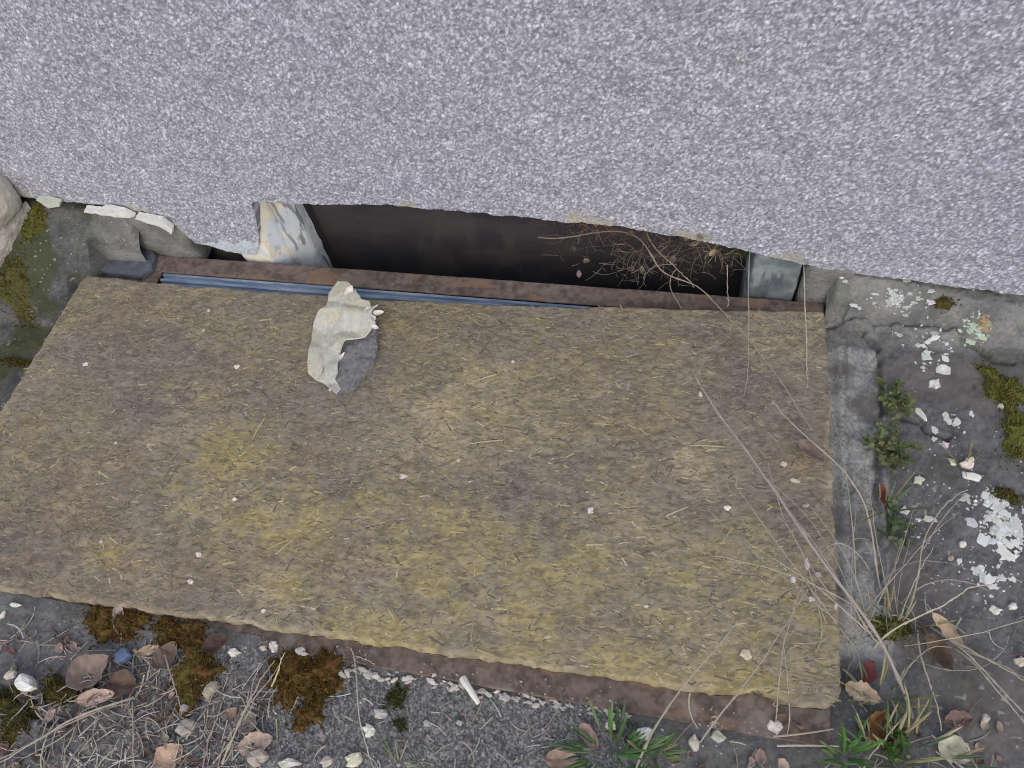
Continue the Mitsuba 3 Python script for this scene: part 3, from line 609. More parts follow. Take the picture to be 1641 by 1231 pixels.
for P, w, h, rot, label, col in [
    ((-0.663, -0.257, 0.02), 15, 10, 20, 'white paint chip near the left edge of the chipboard, beside a small dark knot', WHITE),
    ((-0.399, -0.233, 0.02), 12, 11, 0, 'white paint chip on the board, left of the broken plaster piece', WHITE),
    ((-0.492, -0.131, 0.02), 9, 8, 0, 'small pale paint chip close to the upper edge of the board, left half', OFF),
    ((-0.485, -0.171, 0.02), 8, 7, 40, 'small dull paint chip just below the one near the upper edge of the board', OFF),
    ((-0.54, -0.388, 0.02), 8, 8, 0, 'small pale paint chip on the left of the board, level with its middle', OFF),
    ((-0.316, -0.45, 0.02), 10, 8, 0, 'pale paint chip on the mossy yellow patch left of the middle of the board', WHITE),
    ((-0.336, -0.536, 0.02), 11, 9, 10, 'white paint chip on the lower left of the board, upper of two close together', WHITE),
    ((-0.332, -0.573, 0.02), 13, 10, 0, 'white paint chip on the lower left of the board, lower of two close together', WHITE),
    ((-0.488, -0.539, 0.02), 7, 9, 0, 'tiny pale chip low on the left part of the board', OFF),
    ((-0.082, -0.383, 0.02), 17, 11, 5, 'cream paint chip in the middle of the board, below and right of the plaster piece', OFF),
    ((-0.008, -0.348, 0.02), 9, 8, 60, 'small pale chip near the middle of the board, right of the cream one', OFF),
    ((-0.232, -0.257, 0.02), 8, 8, 0, 'tiny white chip touching the lower tip of the broken plaster piece', WHITE),
    ((0.185, -0.398, 0.02), 11, 14, 0, 'bright white paint chip alone right of the middle of the board', WHITE),
    ((0.037, -0.176, 0.02), 7, 8, 0, 'tiny white chip on the upper part of the board, right of the plaster piece', WHITE),
    ((0.315, -0.201, 0.02), 9, 12, 30, 'pale chip high on the right part of the board, beside the long leaning stalk', OFF),
    ((0.361, -0.369, 0.02), 13, 10, 0, 'white paint chip on the right of the board, left of the long leaning stalk', WHITE),
    ((0.444, -0.319, 0.02), 19, 8, -12, 'elongated cream chip near the right edge of the board', (0.66, 0.63, 0.50)),
    ((0.43, -0.297, 0.02), 12, 12, 0, 'round pale chip near the right edge of the board, just above the elongated one', OFF),
    ((0.457, -0.353, 0.02), 13, 8, 20, 'pinkish pale chip near the right edge of the board, in the damp dark patch', (0.50, 0.44, 0.45)),
    ((0.459, -0.432, 0.02), 9, 22, 0, 'long pinkish white chip standing out low on the right of the board', (0.56, 0.53, 0.56)),
    ((0.472, -0.443, 0.02), 11, 11, 0, 'pale chip beside the long pinkish one low on the right of the board', OFF),
    ((0.443, -0.454, 0.02), 9, 10, 30, 'torn white chip low on the right of the board, left of the pinkish one', WHITE),
    ((0.464, -0.475, 0.02), 12, 9, 0, 'white chip at the lower right of the board among the seed heads', WHITE),
    ((0.492, -0.479, 0.02), 7, 12, 0, 'pale chip right on the right edge of the board', OFF),
    ((0.39, -0.553, 0.02), 18, 17, -20, 'rounded cream pebble like chip near the lower right corner of the board', (0.56, 0.50, 0.43)),
    ((0.27, -0.514, 0.02), 9, 7, 0, 'tiny yellowish white chip low on the board right of the middle', OFF),
    ((0.302, -0.534, 0.02), 8, 7, 0, 'tiny yellowish white chip low on the board, below and right of another', OFF),
    ((-0.216, -0.595, 0.02), 9, 8, 0, 'white chip close to the lower edge of the board, left half', WHITE),
    ((0.156, -0.569, 0.02), 15, 8, 15, 'buff chip close to the lower edge of the board, right of the middle', (0.42, 0.38, 0.26)),
]: crumb('paint_chip', P, w, h, rot, label, 'paint chip', col, 0.0022, B)
# chips and stones on the paving, right
for P, w, h, rot, label, col, th in [
    ((0.669, -0.272, 0), 34, 17, -8, 'large bright white paint flake on the dark paving right of the green weed', (0.82, 0.82, 0.83), .004),
    ((0.667, -0.252, 0), 24, 20, 30, 'cream white jagged flake right above the large bright white one', (0.70, 0.70, 0.60), .004),
    ((0.648, -0.253, 0), 11, 15, 20, 'small cream flake left of the jagged one on the right paving', (0.70, 0.70, 0.62), .003),
    ((0.603, -0.287, 0), 20, 15, 10, 'pale green white flake between the green weed and the large white flake', (0.62, 0.64, 0.54), .004),
    ((0.641, -0.228, 0), 13, 12, 0, 'small round white pebble on the right paving above the white flakes', WHITE, .005),
    ((0.648, -0.104, 0), 28, 27, 15, 'white triangular lime flake on the upper right paving', (0.70, 0.74, 0.73), .003),
    ((0.635, -0.131, 0), 24, 22, 50, 'white lime flake just below the triangular one on the upper right paving', (0.70, 0.73, 0.73), .003),
    ((0.613, -0.184, 0), 11, 28, 30, 'thin white lime flake above the slit in the paving', (0.66, 0.69, 0.69), .003),
    ((0.646, -0.18, 0), 13, 19, 0, 'small white lime flake right of the slit in the paving', (0.66, 0.69, 0.70), .003),
    ((0.583, -0.334, 0), 13, 17, 0, 'white flake beside the lower leaves of the green weed', (0.60, 0.62, 0.63), .003),
    ((0.612, -0.34, 0), 22, 10, -5, 'long pale flake under the forked dry stem on the right', (0.55, 0.56, 0.57), .003),
    ((0.648, -0.369, 0), 12, 10, 0, 'round white pebble below the white lichen on the right', WHITE, .005),
    ((0.634, -0.389, 0), 11, 9, 40, 'small white pebble below and left of the round one on the right', OFF, .004),
    ((0.678, -0.448, 0), 16, 12, -15, 'white pebble near the right margin below the lichen, left of a pair', WHITE, .006),
    ((0.698, -0.44, 0), 14, 12, 20, 'white pebble near the right margin below the lichen, right of a pair', WHITE, .006),
    ((0.697, -0.506, 0), 16, 16, 0, 'cream pebble at the right margin above the fanned dry stems', (0.62, 0.57, 0.48), .007),
    ((0.652, -0.576, 0), 11, 11, 0, 'small pale pebble on bare paving at the lower right', OFF, .005),
    ((0.717, -0.158, 0), 11, 9, 0, 'small pinkish pebble beside the moss on the upper right', (0.52, 0.46, 0.44), .005),
    ((0.624, 0.013, 0.02), 11, 9, 0, 'small white pebble on the haunch at the foot of the wall, right', WHITE, .004),
]: crumb('lime_flake' if 'pebble' not in label else 'pebble', P, w, h, rot, label, 'flake' if 'pebble' not in label else 'pebble', col, th)
# along the bottom
for P, w, h, rot, label, col, th in [
    ((-0.584, -0.639, 0), 23, 8, 5, 'thin white flake lying on the paving at the left below the board', WHITE, .003),
    ((-0.6, -0.655, 0), 9, 15, 0, 'white flake cut by the left margin below the board', WHITE, .003),
    ((-0.506, -0.732, 0), 38, 24, -15, 'bright white stone, the largest, at the lower left', (0.80, 0.82, 0.79), .014),
    ((-0.537, -0.727, 0), 15, 15, 0, 'cream stone next to the bright white stone at the lower left', OFF, .009),
    ((-0.245, -0.649, 0), 21, 12, 0, 'white stone below the board between two moss cushions', WHITE, .008),
    ((-0.208, -0.637, 0), 13, 10, 0, 'small cream stone below the board, left of a white one', OFF, .007),
    ((-0.195, -0.633, 0), 14, 18, 10, 'white upright stone below the edge of the board, above the brown moss', WHITE, .009),
    ((-0.157, -0.633, 0), 26, 17, -10, 'pinkish pale stone against the frame above the brown moss', (0.50, 0.48, 0.47), .010),
    ((-0.041, -0.708, 0), 22, 18, -8, 'white square stone on the bare aggregate at the bottom', WHITE, .009),
    ((-0.034, -0.687, 0), 20, 15, 0, 'grey white stone above the white square stone', GREYW, .007),
    ((-0.051, -0.743, 0), 24, 20, 20, 'cream white stone at the bottom margin left of the middle', (0.62, 0.61, 0.53), .010),
    ((-0.126, -0.759, 0), 30, 15, 10, 'white stone at the bottom margin beside the tan leaf', WHITE, .009),
    ((-0.083, -0.751, 0), 18, 15, 0, 'small white stone at the bottom margin between two larger ones', OFF, .008),
    ((-0.167, -0.762, 0), 30, 22, 0, 'rounded pinkish stone at the bottom margin among dry grass', (0.40, 0.36, 0.33), .011),
    ((-0.255, -0.697, 0), 17, 32, -8, 'tall buff stone standing between the moss cushions at the lower left', (0.42, 0.385, 0.31), .012),
    ((-0.268, -0.746, 0), 28, 24, 30, 'round pale pink stone among dry grass at the lower left', (0.42, 0.39, 0.385), .011),
    ((0.244, -0.654, 0), 18, 13, 20, 'small white stone below the frame left of the white oblong one', WHITE, .007),
    ((0.28, -0.658, 0), 30, 17, 25, 'oblong white stone below the frame beside the rising dry stalk', (0.70, 0.70, 0.74), .010),
    ((0.428, -0.624, 0), 20, 20, 0, 'cream white stone on the rusty frame near its lower right corner', (0.64, 0.62, 0.56), .008),
    ((0.339, -0.655, 0), 13, 24, 10, 'slim pale stone among grass below the frame', OFF, .008),
    ((0.365, -0.644, 0), 20, 15, 0, 'pale green grey stone below the frame, right of the slim one', (0.42, 0.43, 0.38), .008),
    ((-0.28, -0.726, 0), 14, 12, 0, 'small grey pink stone above the round pale pink one', (0.36, 0.34, 0.35), .008),
    ((0.065, -0.681, 0), 9, 8, 0, 'small pale grey pebble in the middle of the bare aggregate', GREYW, .005),
    ((0.028, -0.689, 0), 14, 9, 10, 'flat pale grey pebble on the bare aggregate left of the middle', GREYW, .005),
]: crumb('stone' if 'stone' in label else 'flake' if 'flake' in label else 'pebble', P, w, h, rot, label, 'stone' if 'stone' in label else 'flake' if 'flake' in label else 'pebble', col, th, sides=11)
v, f = tube([(0.06, -0.632, 0.006), (0.071, -0.643, 0.009), (0.085, -0.654, 0.004)], 0.0050, 0.0030, n=10, sides=8, wob=0.0004)
put('white_stick', (v, f), color=(0.68, 0.67, 0.66)); tag('white_stick', 'short bleached white stick against the edge of the rusty frame', 'stick')
# the blue piece
bp = (-0.391, -0.679, 0)
v, f = chip((bp[0], bp[1], float(ground_z(bp[0], bp[1])) + 0.001), 0.027, 0.024, 0.3, 0.009, seed=8, tilt=0.25, sides=7, rag=0.8)
put('blue_fragment', (v, f), color=np.array((0.125, 0.175, 0.300)) * (0.75 + 0.5 * meshkit.fbm(v * 200, 2, 3))[:, None]); tag('blue_fragment', 'small blue plastic fragment among dead leaves at the lower left', 'plastic piece')

# crumbs of pale mortar along the front of the frame
pts, r = [], np.random.default_rng(15)
for i in range(170):
    x = r.uniform(-0.14, 0.26); y = -0.6405 + r.normal(0, 0.0035) - 0.004 * (x < -0.02)
    s = r.uniform(2.0, 7.5) if r.random() < 0.5 else r.uniform(1.5, 4)
    v, f = chip((x, y, max(float(ground_z(x, y)), -0.006) + 0.0002), s * 2.2 / 1000, s / 1000, r.normal(0, 0.4), s * 0.0006, seed=900 + i, sides=6)
    pts.append((v, f, jit((0.42, 0.41, 0.40), 0.15)))
v, f, c = join(pts); put('mortar_crumbs', (v, f), color=c); tag('mortar_crumbs', 'row of pale mortar crumbs along the front edge of the rusty frame', 'mortar crumbs', kind='stuff')

pts, r = [], np.random.default_rng(16)
for i in range(520):
    x = r.uniform(-0.23, 0.47) if i < 300 else r.uniform(-0.23, 0.0); y = -0.6355 + abs(r.normal(0, 0.010))
    if meshkit.noise(np.array([x * 22, 2.0, 1.0]), 5) < 0.35 or y > -0.606: continue
    s = r.uniform(1.0, 4.0)
    v, f = chip((x, y, 0.0002), s * 1.3 / 1000, s / 1000, r.uniform(0, 6), s * 0.0004, seed=1200 + i, sides=6)
    pts.append((v, f, jit([(0.12, 0.105, 0.095), (0.20, 0.19, 0.18), (0.30, 0.29, 0.28)][r.integers(3)], 0.15)))
v, f, c = join(pts); put('earth_crumbs', (v, f), color=c); tag('earth_crumbs', 'crumbs of earth and grit lying on the front rail of the rusty frame', 'earth', kind='stuff')

# white lichen on the paving right
pts = []
LICH = [(0.575, -0.017, 0.02), (0.583, -0.025, 0.02), (0.614, -0.023, 0.01), (0.61, -0.012, 0.01), (0.536, -0.026, 0), (0.554, -0.027, 0), (0.6, -0.028, 0), (0.639, 0.028, 0.03), (0.679, 0.016, 0.02), (0.626, -0.043, 0), (0.638, -0.053, 0), (0.583, -0.053, 0), (0.616, -0.072, 0), (0.632, -0.081, 0), (0.62, -0.098, 0), (0.648, -0.057, 0), (0.639, -0.086, 0), (0.662, -0.067, 0), (0.593, -0.017, 0), (0.664, -0.178, 0), (0.657, -0.189, 0), (0.629, -0.22, 0), (0.697, -0.293, 0), (0.689, -0.303, 0), (0.701, -0.312, 0), (0.691, -0.322, 0), (0.702, -0.329, 0), (0.692, -0.341, 0), (0.706, -0.344, 0), (0.716, -0.332, 0), (0.699, -0.357, 0), (0.708, -0.353, 0), (0.685, -0.353, 0), (0.722, -0.316, 0), (0.678, -0.335, 0), (0.7, -0.302, 0), (0.664, -0.405, 0), (0.668, -0.418, 0), (0.684, -0.407, 0), (0.679, -0.398, 0), (0.702, -0.401, 0), (0.69, -0.418, 0), (0.654, -0.396, 0), (0.596, -0.359, 0), (0.663, -0.307, 0), (0.665, -0.324, 0), (0.584, 0.015, 0.04), (0.508, 0.008, 0.01), (0.495, 0.009, 0.03), (0.718, -0.358, 0), (0.71, -0.368, 0)]
r = np.random.default_rng(25)
for i, P in enumerate(LICH):
    big = 790 <= 0 or (P[0] > 0.62 and P[1] < -0.27)
    for k in range(r.integers(4, 9)):
        x, y = P[0] + r.normal(0, 0.008), P[1] + r.normal(0, 0.008)
        s = r.uniform(6.0, 19.0) if k < 2 else r.uniform(1.5, 6.0)
        v, f = chip((x, y, float(ground_z(x, y)) + 0.0001), s / 1000, s * r.uniform(0.5, 1.0) / 1000, r.uniform(0, 6), 0.0010, seed=2000 + 10 * i + k, sides=12, rag=0.42, tilt=0.03)
        pts.append((v, f, jit((0.56, 0.60, 0.61), 0.14)))
for i in range(420):
    x, y = r.uniform(0.58, 0.84), r.uniform(-0.46, -0.03)
    if meshkit.fbm(np.array([x * 14, y * 14, 3.0]), 3, 4) < 0.52: continue
    s = r.uniform(1.2, 4.0)
    v, f = chip((x, y, float(ground_z(x, y)) + 0.0001), s / 1000, s * 0.8 / 1000, r.uniform(0, 6), 0.0008, seed=4000 + i, sides=6)
    pts.append((v, f, jit((0.46, 0.49, 0.50), 0.18)))
v, f, c = join(pts); put('white_lichen', (v, f), color=c); tag('white_lichen', 'scattered white lichen crusts on the dark paving to the right', 'lichen', kind='stuff')
def lichen_patch(P, w, h, label, col, seed):
    r, parts = np.random.default_rng(seed), []
    for k in range(7):
        x, y = P[0] + r.normal(0, w * 0.20), P[1] + r.normal(0, h * 0.20); s = r.uniform(0.25, 0.5)
        v, f = chip((x, y, float(ground_z(x, y)) + 0.0001), s * w, s * h, r.uniform(0, 6), 0.0013, seed=seed * 100 + 80 + k, sides=14, rag=0.5, tilt=0.02)
        parts.append((v, f, jit(col, 0.08)))
    for k in range(70):
        a, q = r.uniform(0, 6.28), r.random() ** 0.5
        x, y = P[0] + math.cos(a) * q * w / 2, P[1] + math.sin(a) * q * h / 2
        s = r.uniform(3, 12) * (1 - 0.5 * q)
        v, f = chip((x, y, float(ground_z(x, y)) + 0.0002), s / 1000, s * 0.8 / 1000, r.uniform(0, 6), 0.0012, seed=seed * 100 + k, sides=7)
        parts.append((v, f, jit(col, 0.14)))
    v, f, c = join(parts); k = put(fresh('lichen_patch'), (v, f), color=c); tag(k, label, 'lichen')
lichen_patch((0.691, -0.041, 0.01), 0.042, 0.040, 'pale green lichen patch on the haunch edge at the upper right', (0.46, 0.56, 0.47), 31)
lichen_patch((0.703, -0.036, 0.02), 0.020, 0.020, 'small ochre lichen patch right of the pale green one', (0.33, 0.26, 0.17), 34)
lichen_patch((0.7, -0.344, 0), 0.060, 0.075, 'broad white lichen patch near the right margin', (0.58, 0.62, 0.64), 32)
lichen_patch((0.693, -0.307, 0), 0.034, 0.040, 'white lichen patch above the broad one near the right margin', (0.58, 0.62, 0.64), 33)
lichen_patch((0.578, -0.017, 0.02), 0.026, 0.022, 'white lichen patch on the haunch beside the right end of the board', (0.54, 0.58, 0.57), 35)

# ------------------------------------------------------------------ loose aggregate in front of the frame
pts, r = [], np.random.default_rng(35)
for i in range(4200):
    x, y = r.uniform(-0.60, 0.50), r.uniform(-0.86, -0.640)
    if r.random() > sstep(-0.45, -0.30, x) * (1 - 0.6 * sstep(0.25, 0.4, x)): continue
    s = r.uniform(1.4, 4.2) * (1.7 if r.random() < 0.06 else 1)
    v, f = chip((x, y, float(ground_z(x, y)) - 0.0006), s / 1000, s * r.uniform(0.6, 1) / 1000, r.uniform(0, 6), s * 0.00045, seed=7000 + i, sides=6)
    t = r.random()
    pts.append((v, f, jit((0.10, 0.104, 0.112) if t < 0.40 else (0.19, 0.195, 0.205) if t < 0.80 else (0.36, 0.365, 0.37), 0.15)))
v, f, c = join(pts); put('loose_grit', (v, f), color=c); tag('loose_grit', 'grey grit bedded in the bare aggregate in front of the rusty frame', 'grit', kind='stuff')

# ------------------------------------------------------------------ moss
def moss(P, w, h, height, label, cols, seed, n=520, rot=0.0):
    """a cushion of upright moss shoots over a lumpy, ragged body, with stray shoots around it"""
    r = np.random.default_rng(seed)
    na, nr = 60, 12
    A, Q = np.meshgrid(np.linspace(0, 2 * np.pi, na + 1), np.linspace(0, 1, nr), indexing='ij')
    ring = np.stack([np.cos(A), np.sin(A), 0 * A], -1)
    rag = 0.85 + 1.3 * (meshkit.fbm(ring * 1.5 + seed, 3, seed) - 0.5) + 0.55 * (meshkit.fbm(ring * 6 + seed, 2, seed + 7) - 0.5)
    rag[-1] = rag[0]
    def place(a, q, k):
        x0, y0 = np.cos(a) * q * w / 2 * k, np.sin(a) * q * h / 2 * k
        return P[0] + x0 * math.cos(rot) - y0 * math.sin(rot), P[1] + x0 * math.sin(rot) + y0 * math.cos(rot)
    X, Y = place(A, Q, rag)
    pp = np.stack([X, Y, 0 * X], -1)
    H = height * np.clip(1 - Q ** 2, 0, 1) ** 0.6 * (0.1 + 1.5 * meshkit.fbm(pp * 75, 3, seed + 1)) + 0.0015 * (meshkit.noise(pp * 420, seed) - 0.5)
    Z = ground_z(X, Y) + H - 0.0008
    f = grid_faces(na + 1, nr); f = np.vstack([f[:, [0, 1, 2]], f[:, [0, 2, 3]]])
    V = np.stack([X, Y, Z], -1).reshape(-1, 3)
    mixn = sstep(0.3, 0.7, meshkit.fbm(V * [95, 95, 0], 3, seed + 2))[:, None]
    ca, cb = np.array(cols[0]), np.array(cols[1])
    parts = [(V, f, (ca * (1 - mixn) + cb * mixn) * (0.55 + 0.9 * meshkit.noise(V * 380, seed))[:, None])]
    for i in range(int(n * 1.5)):
        a, q = r.uniform(0, 2 * np.pi), r.random() ** 0.5 * (1.04 if i % 4 else 1.5)
        ra = np.interp(a, A[:, 0], rag[:, 0])
        x, y = place(a, q, ra)
        z = float(ground_z(x, y)) + height * max(0, 1 - q * q) ** 0.6 * r.uniform(0.4, 0.95)
        L = r.uniform(0.003, 0.0075)
        d = np.array([r.normal(0, 0.8), r.normal(0, 0.8), 1.0]); d /= np.linalg.norm(d)
        s = np.cross(d, [0.3, 0.2, 1]); s = s / np.linalg.norm(s) * r.uniform(0.0006, 0.0015); u = np.cross(d, s)
        b = np.array([x, y, z])
        vv = np.array([b + s, b - 0.5 * s + u * 0.87, b - 0.5 * s - u * 0.87, b + d * L])
        parts.append((vv, [[0, 1, 3], [1, 2, 3], [2, 0, 3], [0, 2, 1]], jit(ca * (1 - (t := r.random())) + cb * t, 0.38)))
    v, f, c = join(parts); k = put(fresh('moss_cushion'), (v, f), color=c); tag(k, label, 'moss')
OLIVE, BROWN, GREEN, DARK = (0.096, 0.086, 0.022), (0.108, 0.056, 0.020), (0.112, 0.130, 0.030), (0.062, 0.064, 0.026)
moss((-0.837, -0.028, 0.07), 0.034, 0.072, 0.006, 'bright olive moss streak on the haunch at the upper left', (GREEN, OLIVE), 41, 260, rot=-0.5)
moss((-0.896, -0.047, 0.06), 0.035, 0.030, 0.004, 'thin olive moss on the haunch left of the bright streak', (GREEN, DARK), 42, 160)
moss((-0.882, -0.117, 0.03), 0.075, 0.075, 0.010, 'dark olive moss at the left margin above the board corner', (OLIVE, DARK), 43, 500)
moss((-0.858, -0.235, -0.02), 0.060, 0.018, 0.006, 'thin dark moss band left of the board edge', (DARK, OLIVE), 44, 200)
moss((-0.421, -0.642, 0), 0.100, 0.050, 0.012, 'olive brown moss cushion at the edge of the board, leftmost', (BROWN, (0.085, 0.066, 0.016)), 45)
moss((-0.33, -0.638, 0), 0.080, 0.046, 0.010, 'olive moss cushion at the edge of the board, second from the left', (BROWN, (0.085, 0.066, 0.016)), 46)
moss((-0.281, -0.686, 0), 0.070, 0.092, 0.012, 'brown moss cushion left of the tall buff stone', (BROWN, OLIVE), 47)
moss((-0.159, -0.669, 0), 0.080, 0.086, 0.012, 'olive moss cushion below the frame, left half of the large pair', (BROWN, (0.085, 0.066, 0.016)), 48, 600)
moss((-0.122, -0.659, 0), 0.070, 0.092, 0.014, 'dark brown moss cushion below the frame, right half of the large pair', (BROWN, (0.075, 0.058, 0.010)), 49, 600)
moss((-0.125, -0.705, 0), 0.036, 0.048, 0.008, 'small olive moss tuft just below the large moss pair', (BROWN, (0.085, 0.066, 0.016)), 50, 200)
moss((-0.457, -0.734, 0), 0.070, 0.040, 0.010, 'dark olive moss cushion between the white stone and the dead leaves at lower left', (DARK, OLIVE), 51)
moss((-0.531, -0.755, 0), 0.055, 0.030, 0.008, 'olive moss at the left margin under the bright white stone', (OLIVE, DARK), 52, 300)
moss((-0.49, -0.778, 0), 0.045, 0.055, 0.007, 'greyish olive moss in the lower left corner', (DARK, OLIVE), 53, 300)
moss((0.723, -0.127, 0), 0.050, 0.085, 0.008, 'olive moss patch on the upper right paving', (OLIVE, GREEN), 54, 420, rot=0.6)
moss((0.733, -0.197, 0), 0.045, 0.075, 0.009, 'bright olive moss at the right margin', (GREEN, OLIVE), 55, 420)
moss((0.706, -0.292, 0), 0.040, 0.022, 0.006, 'small olive moss patch above the broad white lichen', (OLIVE, DARK), 56, 200)
moss((-0.019, -0.664, 0), 0.022, 0.030, 0.004, 'small dark moss spot on the bare aggregate, upper of two', (DARK, DARK), 57, 150)
moss((-0.005, -0.696, 0), 0.016, 0.016, 0.003, 'small dark moss spot on the bare aggregate, lower of two', (DARK, DARK), 58, 90)
moss((0.556, -0.492, 0), 0.055, 0.030, 0.008, 'pale olive moss at the root of the dry stems on the right', ((0.12, 0.13, 0.05), OLIVE), 59, 260)
moss((0.643, -0.016, 0.005), 0.030, 0.014, 0.004, 'thin olive moss under the haunch at the upper right', (OLIVE, DARK), 60, 100)

# ------------------------------------------------------------------ dead leaves
def dead_leaf(P, L, W, rot, label, col, curl=0.25, tilt=(0, 0), lobes=0, on='ground', lift=0.0):
    x, y = P[:2]
    z = (float(board_top([x], [y])[0]) if on == 'board' else float(ground_z(x, y))) + lift
    v, f = leaf((x, y, z), L, W, rot, curl, tilt, lobes)
    veins = 1 + 1.1 * (meshkit.fbm(v * [170, 170, 60], 4, len(labels)) - 0.5)
    k = put(fresh('dead_leaf'), (v, f), smooth=True, color=np.clip(jit(col, 0.05) * veins[:, None], 0.01, 0.8)); tag(k, label, 'leaf')
dead_leaf((-0.425, -0.704, 0), 0.058, 0.037, 0.9, 'brown curled dead leaf left of the blue fragment', (0.24, 0.195, 0.175), 0.5, (0.3, 0.1))
dead_leaf((-0.398, -0.732, 0), 0.051, 0.021, 0.35, 'pinkish tan dead leaf below the brown curled one at the lower left', (0.40, 0.30, 0.265), 0.2, (0.25, 0))
dead_leaf((-0.364, -0.665, 0), 0.034, 0.012, 0.5, 'narrow tan dead leaf right of the blue fragment', (0.43, 0.35, 0.26), 0.3, (0.2, 0))
dead_leaf((-0.421, -0.635, 0), 0.043, 0.016, 2.0, 'pale pointed dead leaf standing in the leftmost moss cushion', (0.42, 0.36, 0.33), 0.35, (0.7, -0.3))
dead_leaf((-0.332, -0.67, 0), 0.039, 0.027, 1.4, 'dull brown dead leaf right of the blue fragment, below the narrow tan one', (0.17, 0.13, 0.115), 0.4, (0.2, 0.2))
dead_leaf((-0.372, -0.711, 0), 0.037, 0.032, 0.2, 'dark brown dead leaf under the pinkish tan one', (0.12, 0.085, 0.075), 0.35, (0.1, 0.1))
dead_leaf((-0.175, -0.745, 0), 0.045, 0.024, 0.5, 'pinkish tan curved dead leaf at the bottom, left of the middle', (0.40, 0.33, 0.30), 0.45, (0.3, 0))
dead_leaf((-0.274, -0.781, 0), 0.036, 0.030, 1.0, 'tan dead leaf with a reddish rim at the bottom margin', (0.42, 0.32, 0.26), 0.35, (0.2, 0.2))
dead_leaf((-0.197, -0.728, 0), 0.033, 0.029, 2.4, 'pale papery dead leaf in the dry grass left of the large moss pair', (0.33, 0.30, 0.27), 0.4, (0.3, 0.2))
dead_leaf((-0.272, -0.64, 0), 0.036, 0.019, 0.7, 'dark shrivelled leaf at the edge of the board between the moss cushions', (0.10, 0.065, 0.062), 0.6, (0.4, 0))
dead_leaf((0.463, -0.272, 0.02), 0.041, 0.014, -0.6, 'purplish brown curled dead leaf on the right edge of the board', (0.24, 0.19, 0.185), 0.9, (0.5, 0.25), on='board')
dead_leaf((0.522, -0.571, 0), 0.041, 0.021, -0.3, 'tan dead leaf beside the lower right corner of the board', (0.42, 0.33, 0.26), 0.25, (0.25, 0), lift=0.006)
dead_leaf((0.535, -0.603, 0), 0.043, 0.029, 1.0, 'orange brown curled dead leaf below the board corner', (0.30, 0.165, 0.075), 0.45, (0.4, 0.2))
dead_leaf((0.55, -0.612, 0), 0.033, 0.026, 1.9, 'dark brown dead leaf right of the orange brown one', (0.13, 0.085, 0.062), 0.4, (0.3, 0.2))
dead_leaf((0.528, -0.546, 0), 0.028, 0.018, 1.2, 'deep red small leaf right of the board corner', (0.17, 0.055, 0.060), 0.4, (0.3, 0.1))
dead_leaf((0.553, -0.322, 0), 0.030, 0.011, 1.6, 'dark red slender leaf at the foot of the green weed', (0.17, 0.055, 0.050), 0.4, (0.2, 0.2))
dead_leaf((0.607, -0.508, 0), 0.045, 0.021, -0.9, 'brown rolled dead leaf below the dry stems on the right, dark inside', (0.15, 0.11, 0.085), 0.8, (0.3, 0.2))
dead_leaf((0.619, -0.484, 0), 0.048, 0.014, -0.85, 'buff strip of dead leaf above the rolled one on the right', (0.44, 0.36, 0.27), 0.5, (0.6, 0.1), lift=0.012)
dead_leaf((0.616, -0.615, 0), 0.036, 0.029, -0.4, 'pale rounded leaf in the grass at the lower right', (0.46, 0.46, 0.38), 0.2, (0.2, 0))
dead_leaf((0.62, -0.583, 0), 0.036, 0.021, 0.3, 'reddish brown leaf above the pale rounded one at the lower right', (0.17, 0.12, 0.11), 0.4, (0.2, 0.2))
dead_leaf((0.221, -0.668, 0), 0.034, 0.016, -0.8, 'purplish pink leaf left of the green grass tuft at the bottom', (0.28, 0.21, 0.20), 0.4, (0.3, 0.1))
dead_leaf((0.192, -0.698, 0), 0.039, 0.021, 0.2, 'tan pink leaf at the bottom margin left of the green grass tuft', (0.32, 0.24, 0.21), 0.4, (0.2, 0.1))
dead_leaf((-0.45, -0.764, 0), 0.020, 0.008, 1.2, 'small pink leaf sliver by the crack in the lower left corner', (0.36, 0.28, 0.27), 0.4, (0.2, 0))

